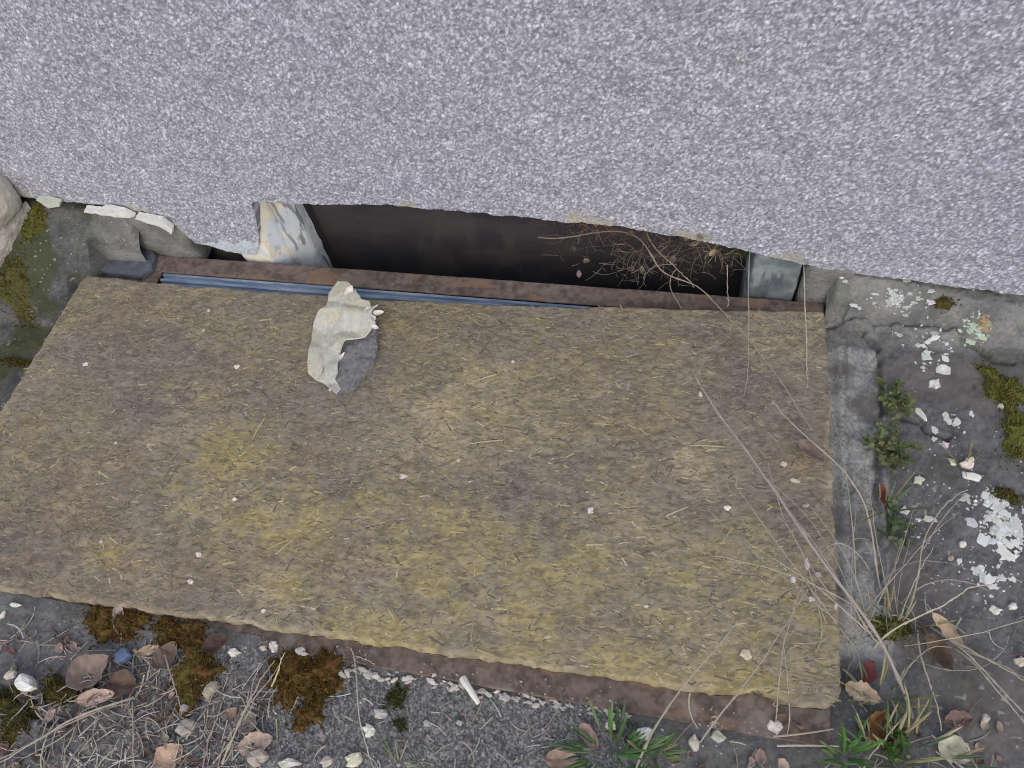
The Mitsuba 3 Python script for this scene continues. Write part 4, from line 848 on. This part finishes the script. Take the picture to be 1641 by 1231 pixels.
# ------------------------------------------------------------------ dry weed right of the board, its stems leaning every way
STRAW, GREYST, BROWNST = (0.37, 0.34, 0.285), (0.31, 0.285, 0.265), (0.31, 0.265, 0.25)
def stem_set(key, label, cat, stems, group=None):
    tag(key, label, cat)
    first = True
    for pts, r0, r1, col in stems:
        v, f = tube(pts, r0 * 0.70, r1 * 0.62, n=8 * len(pts), wob=0.0006, nodes=7)
        put(fresh(key + '__stem'), (v, f), color=jit(col, 0.08))
stem_set('dry_weed', 'dry weed with long bare stems leaning over the right edge of the board', 'dry plant', [
    ([(0.576, -0.588, 0), (0.558, -0.554, 0.02), (0.528, -0.512, 0.045), (0.483, -0.463, 0.065), (0.426, -0.385, 0.075), (0.363, -0.291, 0.07), (0.303, -0.192, 0.06)], .0029, .0018, BROWNST),
    ([(0.539, -0.512, 0.01), (0.507, -0.487, 0.045), (0.478, -0.442, 0.055), (0.45, -0.403, 0.058), (0.408, -0.343, 0.06)], .0016, .0008, GREYST),
    ([(0.549, -0.444, 0), (0.536, -0.404, 0.03), (0.521, -0.342, 0.045), (0.478, -0.284, 0.05), (0.421, -0.215, 0.05)], .0018, .0009, STRAW),
    ([(0.56, -0.477, 0), (0.546, -0.442, 0.03), (0.537, -0.402, 0.045), (0.531, -0.347, 0.05), (0.528, -0.313, 0.05)], .0012, .0007, GREYST),
    ([(0.576, -0.47, 0), (0.584, -0.435, 0.025), (0.589, -0.4, 0.04), (0.606, -0.358, 0.05), (0.638, -0.326, 0.055)], .0016, .0009, STRAW),
    ([(0.589, -0.4, 0.04), (0.599, -0.381, 0.045), (0.621, -0.347, 0.05), (0.637, -0.327, 0.05)], .0010, .0006, STRAW),
    ([(0.538, -0.517, 0), (0.565, -0.492, 0.03), (0.597, -0.474, 0.05), (0.625, -0.453, 0.06), (0.653, -0.438, 0.062)], .0016, .0008, (0.46, 0.43, 0.32)),
    ([(0.567, -0.483, 0), (0.574, -0.45, 0.02), (0.584, -0.417, 0.04), (0.596, -0.395, 0.04)], .0010, .0006, STRAW),
    ([(0.602, -0.481, 0), (0.627, -0.504, 0.02), (0.654, -0.521, 0.03), (0.688, -0.539, 0.035)], .0017, .0010, STRAW),
    ([(0.632, -0.506, 0.015), (0.658, -0.516, 0.022), (0.675, -0.521, 0.025), (0.699, -0.533, 0.025)], .0011, .0007, STRAW),
    ([(0.608, -0.484, 0), (0.639, -0.519, 0.02), (0.66, -0.545, 0.025), (0.693, -0.578, 0.025)], .0018, .0010, STRAW),
    ([(0.627, -0.503, 0), (0.649, -0.535, 0.02), (0.665, -0.564, 0.025), (0.691, -0.594, 0.025)], .0016, .0009, (0.36, 0.33, 0.29)),
    ([(0.588, -0.487, 0), (0.587, -0.527, 0.015), (0.593, -0.562, 0.02), (0.6, -0.595, 0.01)], .0016, .0009, STRAW),
    ([(0.617, -0.581, 0), (0.624, -0.607, 0.01), (0.638, -0.636, 0.01)], .0012, .0008, GREYST),
    ([(0.568, -0.584, 0.01), (0.548, -0.609, 0.02), (0.531, -0.631, 0.02), (0.52, -0.66, 0.01)], .0016, .0009, STRAW),
    ([(0.538, -0.426, 0), (0.511, -0.406, 0.025), (0.488, -0.402, 0.03), (0.469, -0.426, 0.03), (0.491, -0.403, 0.03)], .0010, .0006, STRAW),
    ([(0.543, -0.384, 0), (0.516, -0.391, 0.02), (0.491, -0.415, 0.03), (0.469, -0.43, 0.03)], .0009, .0006, GREYST)])
r = np.random.default_rng(66)
for i in range(20):
    b = np.array((0.556, -0.492, 0)) + [r.normal(0, 0.030), r.normal(0, 0.030), 0]; b[2] = float(ground_z(b[0], b[1]))
    a = r.uniform(0.2, 3.0) if i < 24 else r.uniform(-1.2, 6); L = r.uniform(0.06, 0.24)
    e = b + [math.cos(a) * L, math.sin(a) * L, r.uniform(0.02, 0.07)]
    k = (b + e) / 2 + [r.normal(0, 0.012), r.normal(0, 0.012), r.uniform(0.01, 0.035)]
    v, f = tube([b, k, e], r.uniform(0.0003, 0.0007), 0.0003, n=14, sides=4, wob=0.0009, nodes=6)
    put(fresh('dry_weed__stem'), (v, f), color=jit([STRAW, GREYST, (0.33, 0.29, 0.27)][i % 3], 0.12))
stem_set('dry_stalk', 'two long dry stalks rising from the bottom margin across the frame onto the board', 'dry plant', [
    ([(0.275, -0.705, 0.02), (0.3, -0.641, 0.035), (0.338, -0.583, 0.045), (0.379, -0.528, 0.05)], .0019, .0010, STRAW),
    ([(0.346, -0.654, 0), (0.362, -0.628, 0.02), (0.393, -0.581, 0.035), (0.422, -0.532, 0.04), (0.452, -0.477, 0.045)], .0016, .0009, GREYST)])
stem_set('thin_stalk', 'thin dry stalks with small seed heads over the lower right of the board', 'dry plant', [
    ([(0.428, -0.62, 0), (0.426, -0.592, 0.03), (0.428, -0.553, 0.045), (0.437, -0.507, 0.05), (0.448, -0.464, 0.05)], .0010, .0006, STRAW),
    ([(0.44, -0.631, 0), (0.44, -0.594, 0.02), (0.435, -0.556, 0.03), (0.44, -0.514, 0.04)], .0009, .0005, STRAW),
    ([(0.48, -0.504, 0.025), (0.469, -0.477, 0.03), (0.454, -0.434, 0.035), (0.423, -0.383, 0.04)], .0010, .0006, GREYST),
    ([(0.47, -0.534, 0.022), (0.472, -0.499, 0.03), (0.461, -0.472, 0.035), (0.45, -0.427, 0.035)], .0009, .0005, STRAW),
    ([(0.385, -0.525, 0.022), (0.392, -0.536, 0.024), (0.396, -0.546, 0.024)], .0009, .0006, STRAW),
    ([(0.442, -0.531, 0.022), (0.462, -0.53, 0.026), (0.484, -0.519, 0.024), (0.471, -0.505, 0.024)], .0008, .0005, STRAW)])
v, f = tube([(0.425, -0.635, 0.006), (0.452, -0.628, 0.008), (0.489, -0.616, 0.008)], .0012, .0008, n=9); put('dry_straw', (v, f), color=STRAW); tag('dry_straw', 'dry straw lying on the lower right corner of the rusty frame, upper of two', 'straw')
v, f = tube([(0.429, -0.644, 0.006), (0.458, -0.639, 0.009), (0.495, -0.633, 0.006)], .0011, .0008, n=9); put('dry_straw_001', (v, f), color=(0.46, 0.42, 0.36)); tag('dry_straw_001', 'dry straw lying level over the lower right corner of the frame, lower of two', 'straw')
for P0, P1, r0, label in [
    ((-0.318, -0.318, 0.022), (-0.324, -0.356, 0.022), .0018, 'short pale straw on the board left of the middle, above the yellow moss patch'),
    ((0.017, -0.202, 0.022), (-0.014, -0.219, 0.022), .0016, 'pale straw on the board right of the plaster piece'),
    ((0.048, -0.31, 0.022), (-0.002, -0.323, 0.022), .0017, 'long yellowish straw lying level in the middle of the board'),
    ((-0.215, -0.498, 0.022), (-0.239, -0.515, 0.022), .0013, 'pale straw on the lower middle left of the board'),
    ((0.351, -0.282, 0.022), (0.306, -0.286, 0.022), .0016, 'pale level straw on the right of the board left of the leaning stalk')]:
    mid = (np.array(P0) + np.array(P1)) / 2 + [0, 0, 0.0015]
    v, f = tube([P0, mid, P1], r0 * 0.62, r0 * 0.4, n=7); k = put(fresh('straw_piece'), (v, f), color=jit((0.42, 0.37, 0.24), 0.06)); tag(k, label, 'straw')

# dry litter that hangs in the right end of the recess
tag('recess_weed', 'brown dead weed tangled in the window recess, one long stalk reaching over the board', 'dry plant')
for pts, r0, r1, col in [
    ([(0.037, 0.057, 0.04), (0.137, 0.062, 0.055), (0.215, 0.019, 0.08), (0.244, -0.011, 0.06), (0.288, -0.019, 0.045), (0.34, -0.074, 0.05), (0.366, -0.106, 0.05), (0.406, -0.163, 0.045), (0.463, -0.247, 0.03)], .0016, .0011, (0.30, 0.245, 0.20)),
    ([(0.212, 0.05, 0.08), (0.229, 0.021, 0.075), (0.264, 0, 0.06), (0.292, -0.022, 0.045)], .0012, .0009, (0.27, 0.22, 0.18)),
    ([(0.264, 0, 0.06), (0.228, -0.008, 0.055), (0.215, -0.023, 0.045)], .0008, .0005, (0.28, 0.22, 0.19)),
    ([(0.265, -0.002, 0.055), (0.258, -0.023, 0.035), (0.269, -0.034, 0.02), (0.283, -0.053, 0.015)], .0007, .0005, (0.33, 0.28, 0.25)),
    ([(0.337, -0.002, 0.07), (0.341, -0.022, 0.05), (0.343, -0.043, 0.025)], .0009, .0007, (0.36, 0.33, 0.28)),
    ([(0.367, 0.013, 0.09), (0.369, -0.029, 0.07), (0.374, -0.09, 0.045), (0.376, -0.203, 0.021)], .0011, .0008, (0.33, 0.30, 0.28)),
    ([(0.446, 0.013, 0.07), (0.45, -0.033, 0.055), (0.456, -0.097, 0.035), (0.46, -0.172, 0.021)], .0011, .0008, (0.38, 0.35, 0.30))]:
    v, f = tube(pts, r0 * 0.72, r1 * 0.65, n=8 * len(pts), wob=0.0006, nodes=7); put(fresh('recess_weed__stem'), (v, f), color=jit(col, 0.06))
parts, r = [], np.random.default_rng(65)
for cxx, cyy, czz, sx, sy, sz, n, col in [(0.245, 0.030, 0.072, 0.085, 0.020, 0.032, 130, (0.150, 0.122, 0.105)), (0.135, 0.030, 0.112, 0.050, 0.016, 0.010, 80, (0.20, 0.105, 0.065)), (0.205, 0.022, 0.030, 0.055, 0.014, 0.022, 90, (0.21, 0.180, 0.168)), (0.300, 0.030, 0.080, 0.035, 0.016, 0.016, 100, (0.24, 0.205, 0.145))]:
    for i in range(n):
        b = np.array([cxx, cyy, czz]) + np.clip(r.normal(0, 1, 3), -1.9, 1.9) * [sx, sy, sz]
        b[1] = min(b[1], 0.040); b[0] = min(b[0], 0.345)
        d = r.normal(0, 1, 3) * [1, 0.6, 0.7]; d /= np.linalg.norm(d); L = r.uniform(0.008, 0.042)
        k = b + d * L * 0.5 + r.normal(0, 1, 3) * L * 0.12
        e = b + d * L; k[1] = min(k[1], 0.06); e[1] = min(e[1], 0.062); e[0] = min(e[0], 0.368)
        if min(b[2], e[2]) < 0.004 and max(b[1], e[1]) > -0.04: e[2] = max(e[2], 0.004); b[2] = max(b[2], 0.004); k[2] = max(k[2], 0.004)
        v, f = tube([b, k, e], r.uniform(0.00025, 0.0005), 0.0002, n=5, sides=3)
        parts.append((v, f, jit(col, 0.25)))
    for i in range(n // 20):
        b = np.array([cxx, cyy, czz]) + np.clip(r.normal(0, 1, 3), -1.7, 1.7) * [sx, sy, sz]; b[1] = min(b[1], 0.05); b[0] = min(b[0], 0.35); b[2] = max(b[2], 0.008)
        v, f = leaf(b, r.uniform(0.008, 0.018), r.uniform(0.005, 0.010), r.uniform(0, 6), 0.5, (r.normal(0, 0.7), r.normal(0, 0.7)), stalk=False, n=6, m=5)
        parts.append((v, f, jit(np.array(col) * 1.15, 0.25)))
v, f, c = join(parts); put('recess_weed__twigs', (v, f), color=c); tag('recess_weed__twigs', kind='stuff')
parts = []
for i in range(34):
    b = np.array([0.348, 0.020, 0.085]) + r.normal(0, 1, 3) * [0.008, 0.010, 0.012]
    v, f = leaf(b, r.uniform(0.006, 0.012), r.uniform(0.004, 0.007), r.uniform(0, 6), 0.3, (r.normal(0, 0.6), r.normal(0, 0.6)), n=6, m=5); parts.append((v, f, jit((0.030, 0.055, 0.020), 0.2)))
v, f, c = join(parts); put('creeper_sprig', (v, f), color=c); tag('creeper_sprig', 'small dark green sprig at the right end of the recess beside the mortar', 'plant')

# ------------------------------------------------------------------ dry grass at the lower left
stem_set('dry_grass', 'tangle of dry grass stems fanning out at the lower left corner', 'dry grass', [
    ([(-0.353, -0.724, 0.006), (-0.376, -0.741, 0.02), (-0.407, -0.761, 0.025), (-0.447, -0.792, 0.02), (-0.497, -0.828, 0.01)], .0020, .0012, STRAW),
    ([(-0.358, -0.733, 0.006), (-0.393, -0.751, 0.015), (-0.416, -0.769, 0.02), (-0.435, -0.783, 0.02), (-0.493, -0.82, 0.01)], .0016, .0010, (0.34, 0.31, 0.27)),
    ([(-0.439, -0.764, 0.01), (-0.436, -0.783, 0.02), (-0.424, -0.829, 0.01)], .0018, .0012, STRAW),
    ([(-0.41, -0.766, 0.01), (-0.422, -0.787, 0.015), (-0.446, -0.805, 0.012), (-0.486, -0.837, 0.006)], .0014, .0009, GREYST),
    ([(-0.411, -0.768, 0.012), (-0.408, -0.785, 0.015), (-0.414, -0.799, 0.01)], .0014, .0009, STRAW),
    ([(-0.491, -0.754, 0.01), (-0.494, -0.774, 0.015), (-0.497, -0.796, 0.012)], .0015, .0010, (0.36, 0.33, 0.29)),
    ([(-0.35, -0.73, 0.01), (-0.328, -0.761, 0.02), (-0.308, -0.809, 0.01)], .0014, .0010, STRAW),
    ([(-0.343, -0.702, 0.01), (-0.344, -0.688, 0.015), (-0.353, -0.677, 0.012)], .0012, .0008, (0.38, 0.32, 0.30)),
    ([(-0.332, -0.669, 0.01), (-0.304, -0.697, 0.02), (-0.276, -0.73, 0.02)], .0014, .0009, STRAW),
    ([(-0.334, -0.749, 0.01), (-0.311, -0.746, 0.014), (-0.28, -0.769, 0.012), (-0.262, -0.773, 0.01)], .0011, .0008, STRAW),
    ([(-0.34, -0.775, 0.008), (-0.348, -0.788, 0.012), (-0.362, -0.815, 0.01)], .0018, .0012, STRAW),
    ([(-0.392, -0.777, 0.008), (-0.37, -0.788, 0.012), (-0.35, -0.813, 0.01)], .0013, .0009, GREYST)])
stem_set('dry_grass_001', 'dry grass stems leaning up to the frame left of the large moss pair', 'dry grass', [
    ([(-0.209, -0.776, 0.004), (-0.198, -0.745, 0.02), (-0.186, -0.702, 0.03), (-0.171, -0.651, 0.028)], .0020, .0010, STRAW),
    ([(-0.212, -0.749, 0.004), (-0.193, -0.716, 0.02), (-0.177, -0.685, 0.025), (-0.168, -0.66, 0.02)], .0014, .0009, (0.34, 0.31, 0.27)),
    ([(-0.178, -0.681, 0.006), (-0.167, -0.659, 0.018), (-0.163, -0.642, 0.02)], .0018, .0009, (0.48, 0.43, 0.28)),
    ([(-0.192, -0.724, 0.006), (-0.173, -0.733, 0.012), (-0.156, -0.743, 0.01)], .0012, .0008, STRAW),
    ([(-0.214, -0.695, 0.01), (-0.191, -0.691, 0.016), (-0.162, -0.684, 0.012)], .0009, .0006, GREYST),
    ([(-0.237, -0.757, 0.006), (-0.228, -0.728, 0.015), (-0.227, -0.706, 0.015)], .0011, .0008, GREYST),
    ([(-0.167, -0.717, 0.01), (-0.169, -0.696, 0.015), (-0.167, -0.684, 0.01)], .0013, .0009, STRAW)])
stem_set('dry_grass_002', 'single long dry stem standing out on the bare aggregate at the bottom', 'dry grass', [
    ([(-0.091, -0.62, 0.004), (-0.069, -0.651, 0.02), (-0.051, -0.692, 0.025), (-0.029, -0.738, 0.01), (-0.019, -0.753, 0.008)], .0013, .0009, (0.46, 0.45, 0.42)),
    ([(-0.082, -0.628, 0.006), (-0.063, -0.631, 0.01), (-0.053, -0.633, 0.006)], .0009, .0007, (0.46, 0.45, 0.42))])

parts, r = [], np.random.default_rng(75)
def litter(n, x0, x1, y0, y1, lmin, lmax):
    for i in range(n):
        x, y = r.uniform(x0, x1), r.uniform(y0, y1)
        if meshkit.fbm(np.array([x * 9, y * 9, 1.0]), 3, 6) < 0.42: continue
        a, L = r.uniform(0, 6.28), r.uniform(lmin, lmax)
        b = np.array([x, y, 0]); e = b + [math.cos(a) * L, math.sin(a) * L, 0]; k = (b + e) / 2 + r.normal(0, 1, 3) * L * 0.08
        for q in (b, k, e): q[2] = float(ground_z(q[0], q[1])) + r.uniform(0.0006, 0.006)
        if e[1] > -0.637 and -0.78 < e[0] < 0.51: continue
        v, f = tube([b, k, e], r.uniform(0.0005, 0.0012), 0.0005, n=5, sides=4)
        parts.append((v, f, jit([(0.36, 0.33, 0.29), (0.28, 0.25, 0.245), (0.17, 0.14, 0.135), (0.44, 0.42, 0.39)][r.integers(4)], 0.2)))
litter(1050, -0.58, -0.18, -0.86, -0.668, 0.006, 0.045)
litter(220, -0.18, 0.30, -0.86, -0.665, 0.006, 0.03)
litter(420, 0.28, 0.70, -0.80, -0.45, 0.010, 0.045)
v, f, c = join(parts); put('plant_litter', (v, f), color=c); tag('plant_litter', 'fine dry twigs and grass litter strewn over the paving along the bottom', 'litter', kind='stuff')
parts = []
for i in range(150):
    x, y = (r.uniform(-0.56, -0.18), r.uniform(-0.85, -0.670)) if i < 70 else (r.uniform(0.30, 0.68), r.uniform(-0.80, -0.58))
    L = r.uniform(0.006, 0.019)
    v, f = leaf((x, y, float(ground_z(x, y)) + 0.0005), L, L * r.uniform(0.4, 0.8), r.uniform(0, 6.28), r.uniform(0.2, 0.6), (r.normal(0, 0.3), r.normal(0, 0.3)), stalk=False, n=6, m=5)
    parts.append((v, f, jit([(0.26, 0.205, 0.18), (0.15, 0.105, 0.09), (0.34, 0.28, 0.24), (0.10, 0.075, 0.07)][r.integers(4)], 0.15)))
v, f, c = join(parts); put('leaf_scraps', (v, f), color=c); tag('leaf_scraps', 'brown scraps of crumbled leaves among the litter along the bottom', 'leaf litter', kind='stuff')

# ------------------------------------------------------------------ green grass and weeds
def grass(P, n, spread, lmin, lmax, width, label, cols, seed, lean=(0, 0)):
    r = np.random.default_rng(seed); key = fresh('grass_tuft'); tag(key, label, 'grass')
    for i in range(n):
        a, q = r.uniform(0, 6.28), r.random() ** 0.5
        b = np.array([P[0] + math.cos(a) * q * spread, P[1] + math.sin(a) * q * spread * 0.7, 0]); b[2] = float(ground_z(b[0], b[1])) - 0.001
        L = r.uniform(lmin, lmax); d = np.array([math.cos(a) * r.uniform(0.2, 0.9) + lean[0], math.sin(a) * r.uniform(0.2, 0.9) + lean[1], r.uniform(0.5, 1.1)]); d /= np.linalg.norm(d)
        v, f = blade(b, b + d * L, L * r.uniform(0.02, 0.16), width * r.uniform(0.6, 1.2))
        put(fresh(key + '__blade'), (v, f), smooth=True, color=jit(cols[r.integers(len(cols))], 0.14))
G1, G2, G3, GY_ = (0.080, 0.160, 0.060), (0.120, 0.200, 0.085), (0.085, 0.130, 0.085), (0.26, 0.25, 0.14)
grass((0.248, -0.681, 0), 46, 0.038, 0.030, 0.065, 0.0042, 'bright green grass tuft at the bottom margin below the frame', [G1, G2, G1, G3], 81)
grass((0.294, -0.677, 0), 16, 0.018, 0.02, 0.045, 0.0042, 'small green grass tuft right of the bright one at the bottom margin', [G2, G1, GY_], 82)
grass((0.504, -0.641, 0), 14, 0.016, 0.03, 0.060, 0.0050, 'short bright green grass blades beside the lower right end of the frame', [(0.085, 0.215, 0.040), G1, G2], 83)
grass((0.545, -0.64, 0), 40, 0.050, 0.03, 0.075, 0.0034, 'mixed green and straw coloured grass at the bottom right', [G1, G3, GY_, (0.34, 0.31, 0.22), G2], 84)
grass((0.584, -0.629, 0), 40, 0.045, 0.03, 0.070, 0.0030, 'yellowing grass left of the pale rounded leaf at the bottom right', [GY_, (0.30, 0.28, 0.18), G3], 85)
grass((0.547, -0.572, 0), 30, 0.030, 0.02, 0.05, 0.0028, 'grey green fine grass right of the tan leaf by the board corner', [(0.13, 0.16, 0.10), G3, GY_], 86)
grass((0.563, -0.487, 0), 26, 0.035, 0.02, 0.05, 0.0024, 'olive fine grass at the root of the dry weed', [(0.19, 0.19, 0.09), GY_, G3], 87)
grass((0.559, -0.339, 0), 16, 0.018, 0.04, 0.085, 0.0028, 'slender pale green grass blades under the green weed', [(0.15, 0.19, 0.08), GY_, G2], 88, (0, -0.4))
grass((0.66, -0.258, 0), 9, 0.014, 0.02, 0.05, 0.0020, 'few yellow green blades left of the white flakes on the right', [GY_, (0.20, 0.20, 0.08)], 89, (-0.5, -0.2))
grass((0.005, -0.738, 0), 10, 0.02, 0.02, 0.04, 0.0022, 'few grey green blades at the bottom margin left of the middle', [GY_, G3], 90)
grass((0.259, -0.656, 0), 12, 0.016, 0.012, 0.03, 0.0030, 'dark low sprigs between the two white stones below the frame', [(0.05, 0.065, 0.03), G3], 91)
def weed(P, n, spread, h, label, cols, seed):
    r = np.random.default_rng(seed); key = fresh('green_weed'); tag(key, label, 'weed')
    for i in range(n):
        a, q = r.uniform(0, 6.28), r.random() ** 0.5
        b = np.array([P[0] + r.normal(0, spread * 0.2), P[1] + r.normal(0, spread * 0.3), 0]); b[2] = float(ground_z(b[0], b[1]))
        e = np.array([P[0] + math.cos(a) * q * spread, P[1] + math.sin(a) * q * spread * 1.3, 0]); e[2] = float(ground_z(e[0], e[1])) + h * r.uniform(0.3, 1)
        v, f = tube([b, (b + e) / 2 + [0, 0, h * 0.2], e], 0.0009, 0.0005, n=6, sides=4)
        parts = [(v, f, jit((0.11, 0.13, 0.05), 0.1))]
        for k in range(r.integers(6, 11)):
            c = b + r.normal(0, 0.003, 3) * [1, 1, 0.4] + (e - b) * r.uniform(0.5, 1.05) + [0, 0, h * 0.12]; L = r.uniform(0.004, 0.010)
            v, f = leaf(c, L, L * r.uniform(0.4, 0.65), r.uniform(0, 6.28), 0.15, (r.normal(0, 0.4), r.normal(0, 0.4)), n=7, m=5, thick=0.0004)
            parts.append((v, f, jit(cols[r.integers(len(cols))], 0.16)))
        v, f, c = join(parts); put(fresh(key + '__shoot'), (v, f), smooth=True, color=c)
W1, W2, W3 = (0.110, 0.150, 0.060), (0.085, 0.115, 0.060), (0.155, 0.165, 0.085)
weed((0.578, -0.174, 0), 17, 0.028, 0.020, 'small green weed in the crack beside the kerb, above the slit', [W1, W2, W1], 92)
weed((0.568, -0.248, 0), 30, 0.036, 0.026, 'larger olive green weed in the crack beside the kerb, below the slit', [W1, W2, W3], 93)
weed((0.563, -0.362, 0), 12, 0.024, 0.018, 'low grey green weed at the foot of the crack on the right', [W2, (0.10, 0.13, 0.09)], 94)
weed((0.562, -0.626, 0), 10, 0.022, 0.018, 'leafy green weed in the grass at the bottom right', [W1, (0.05, 0.12, 0.03)], 95)
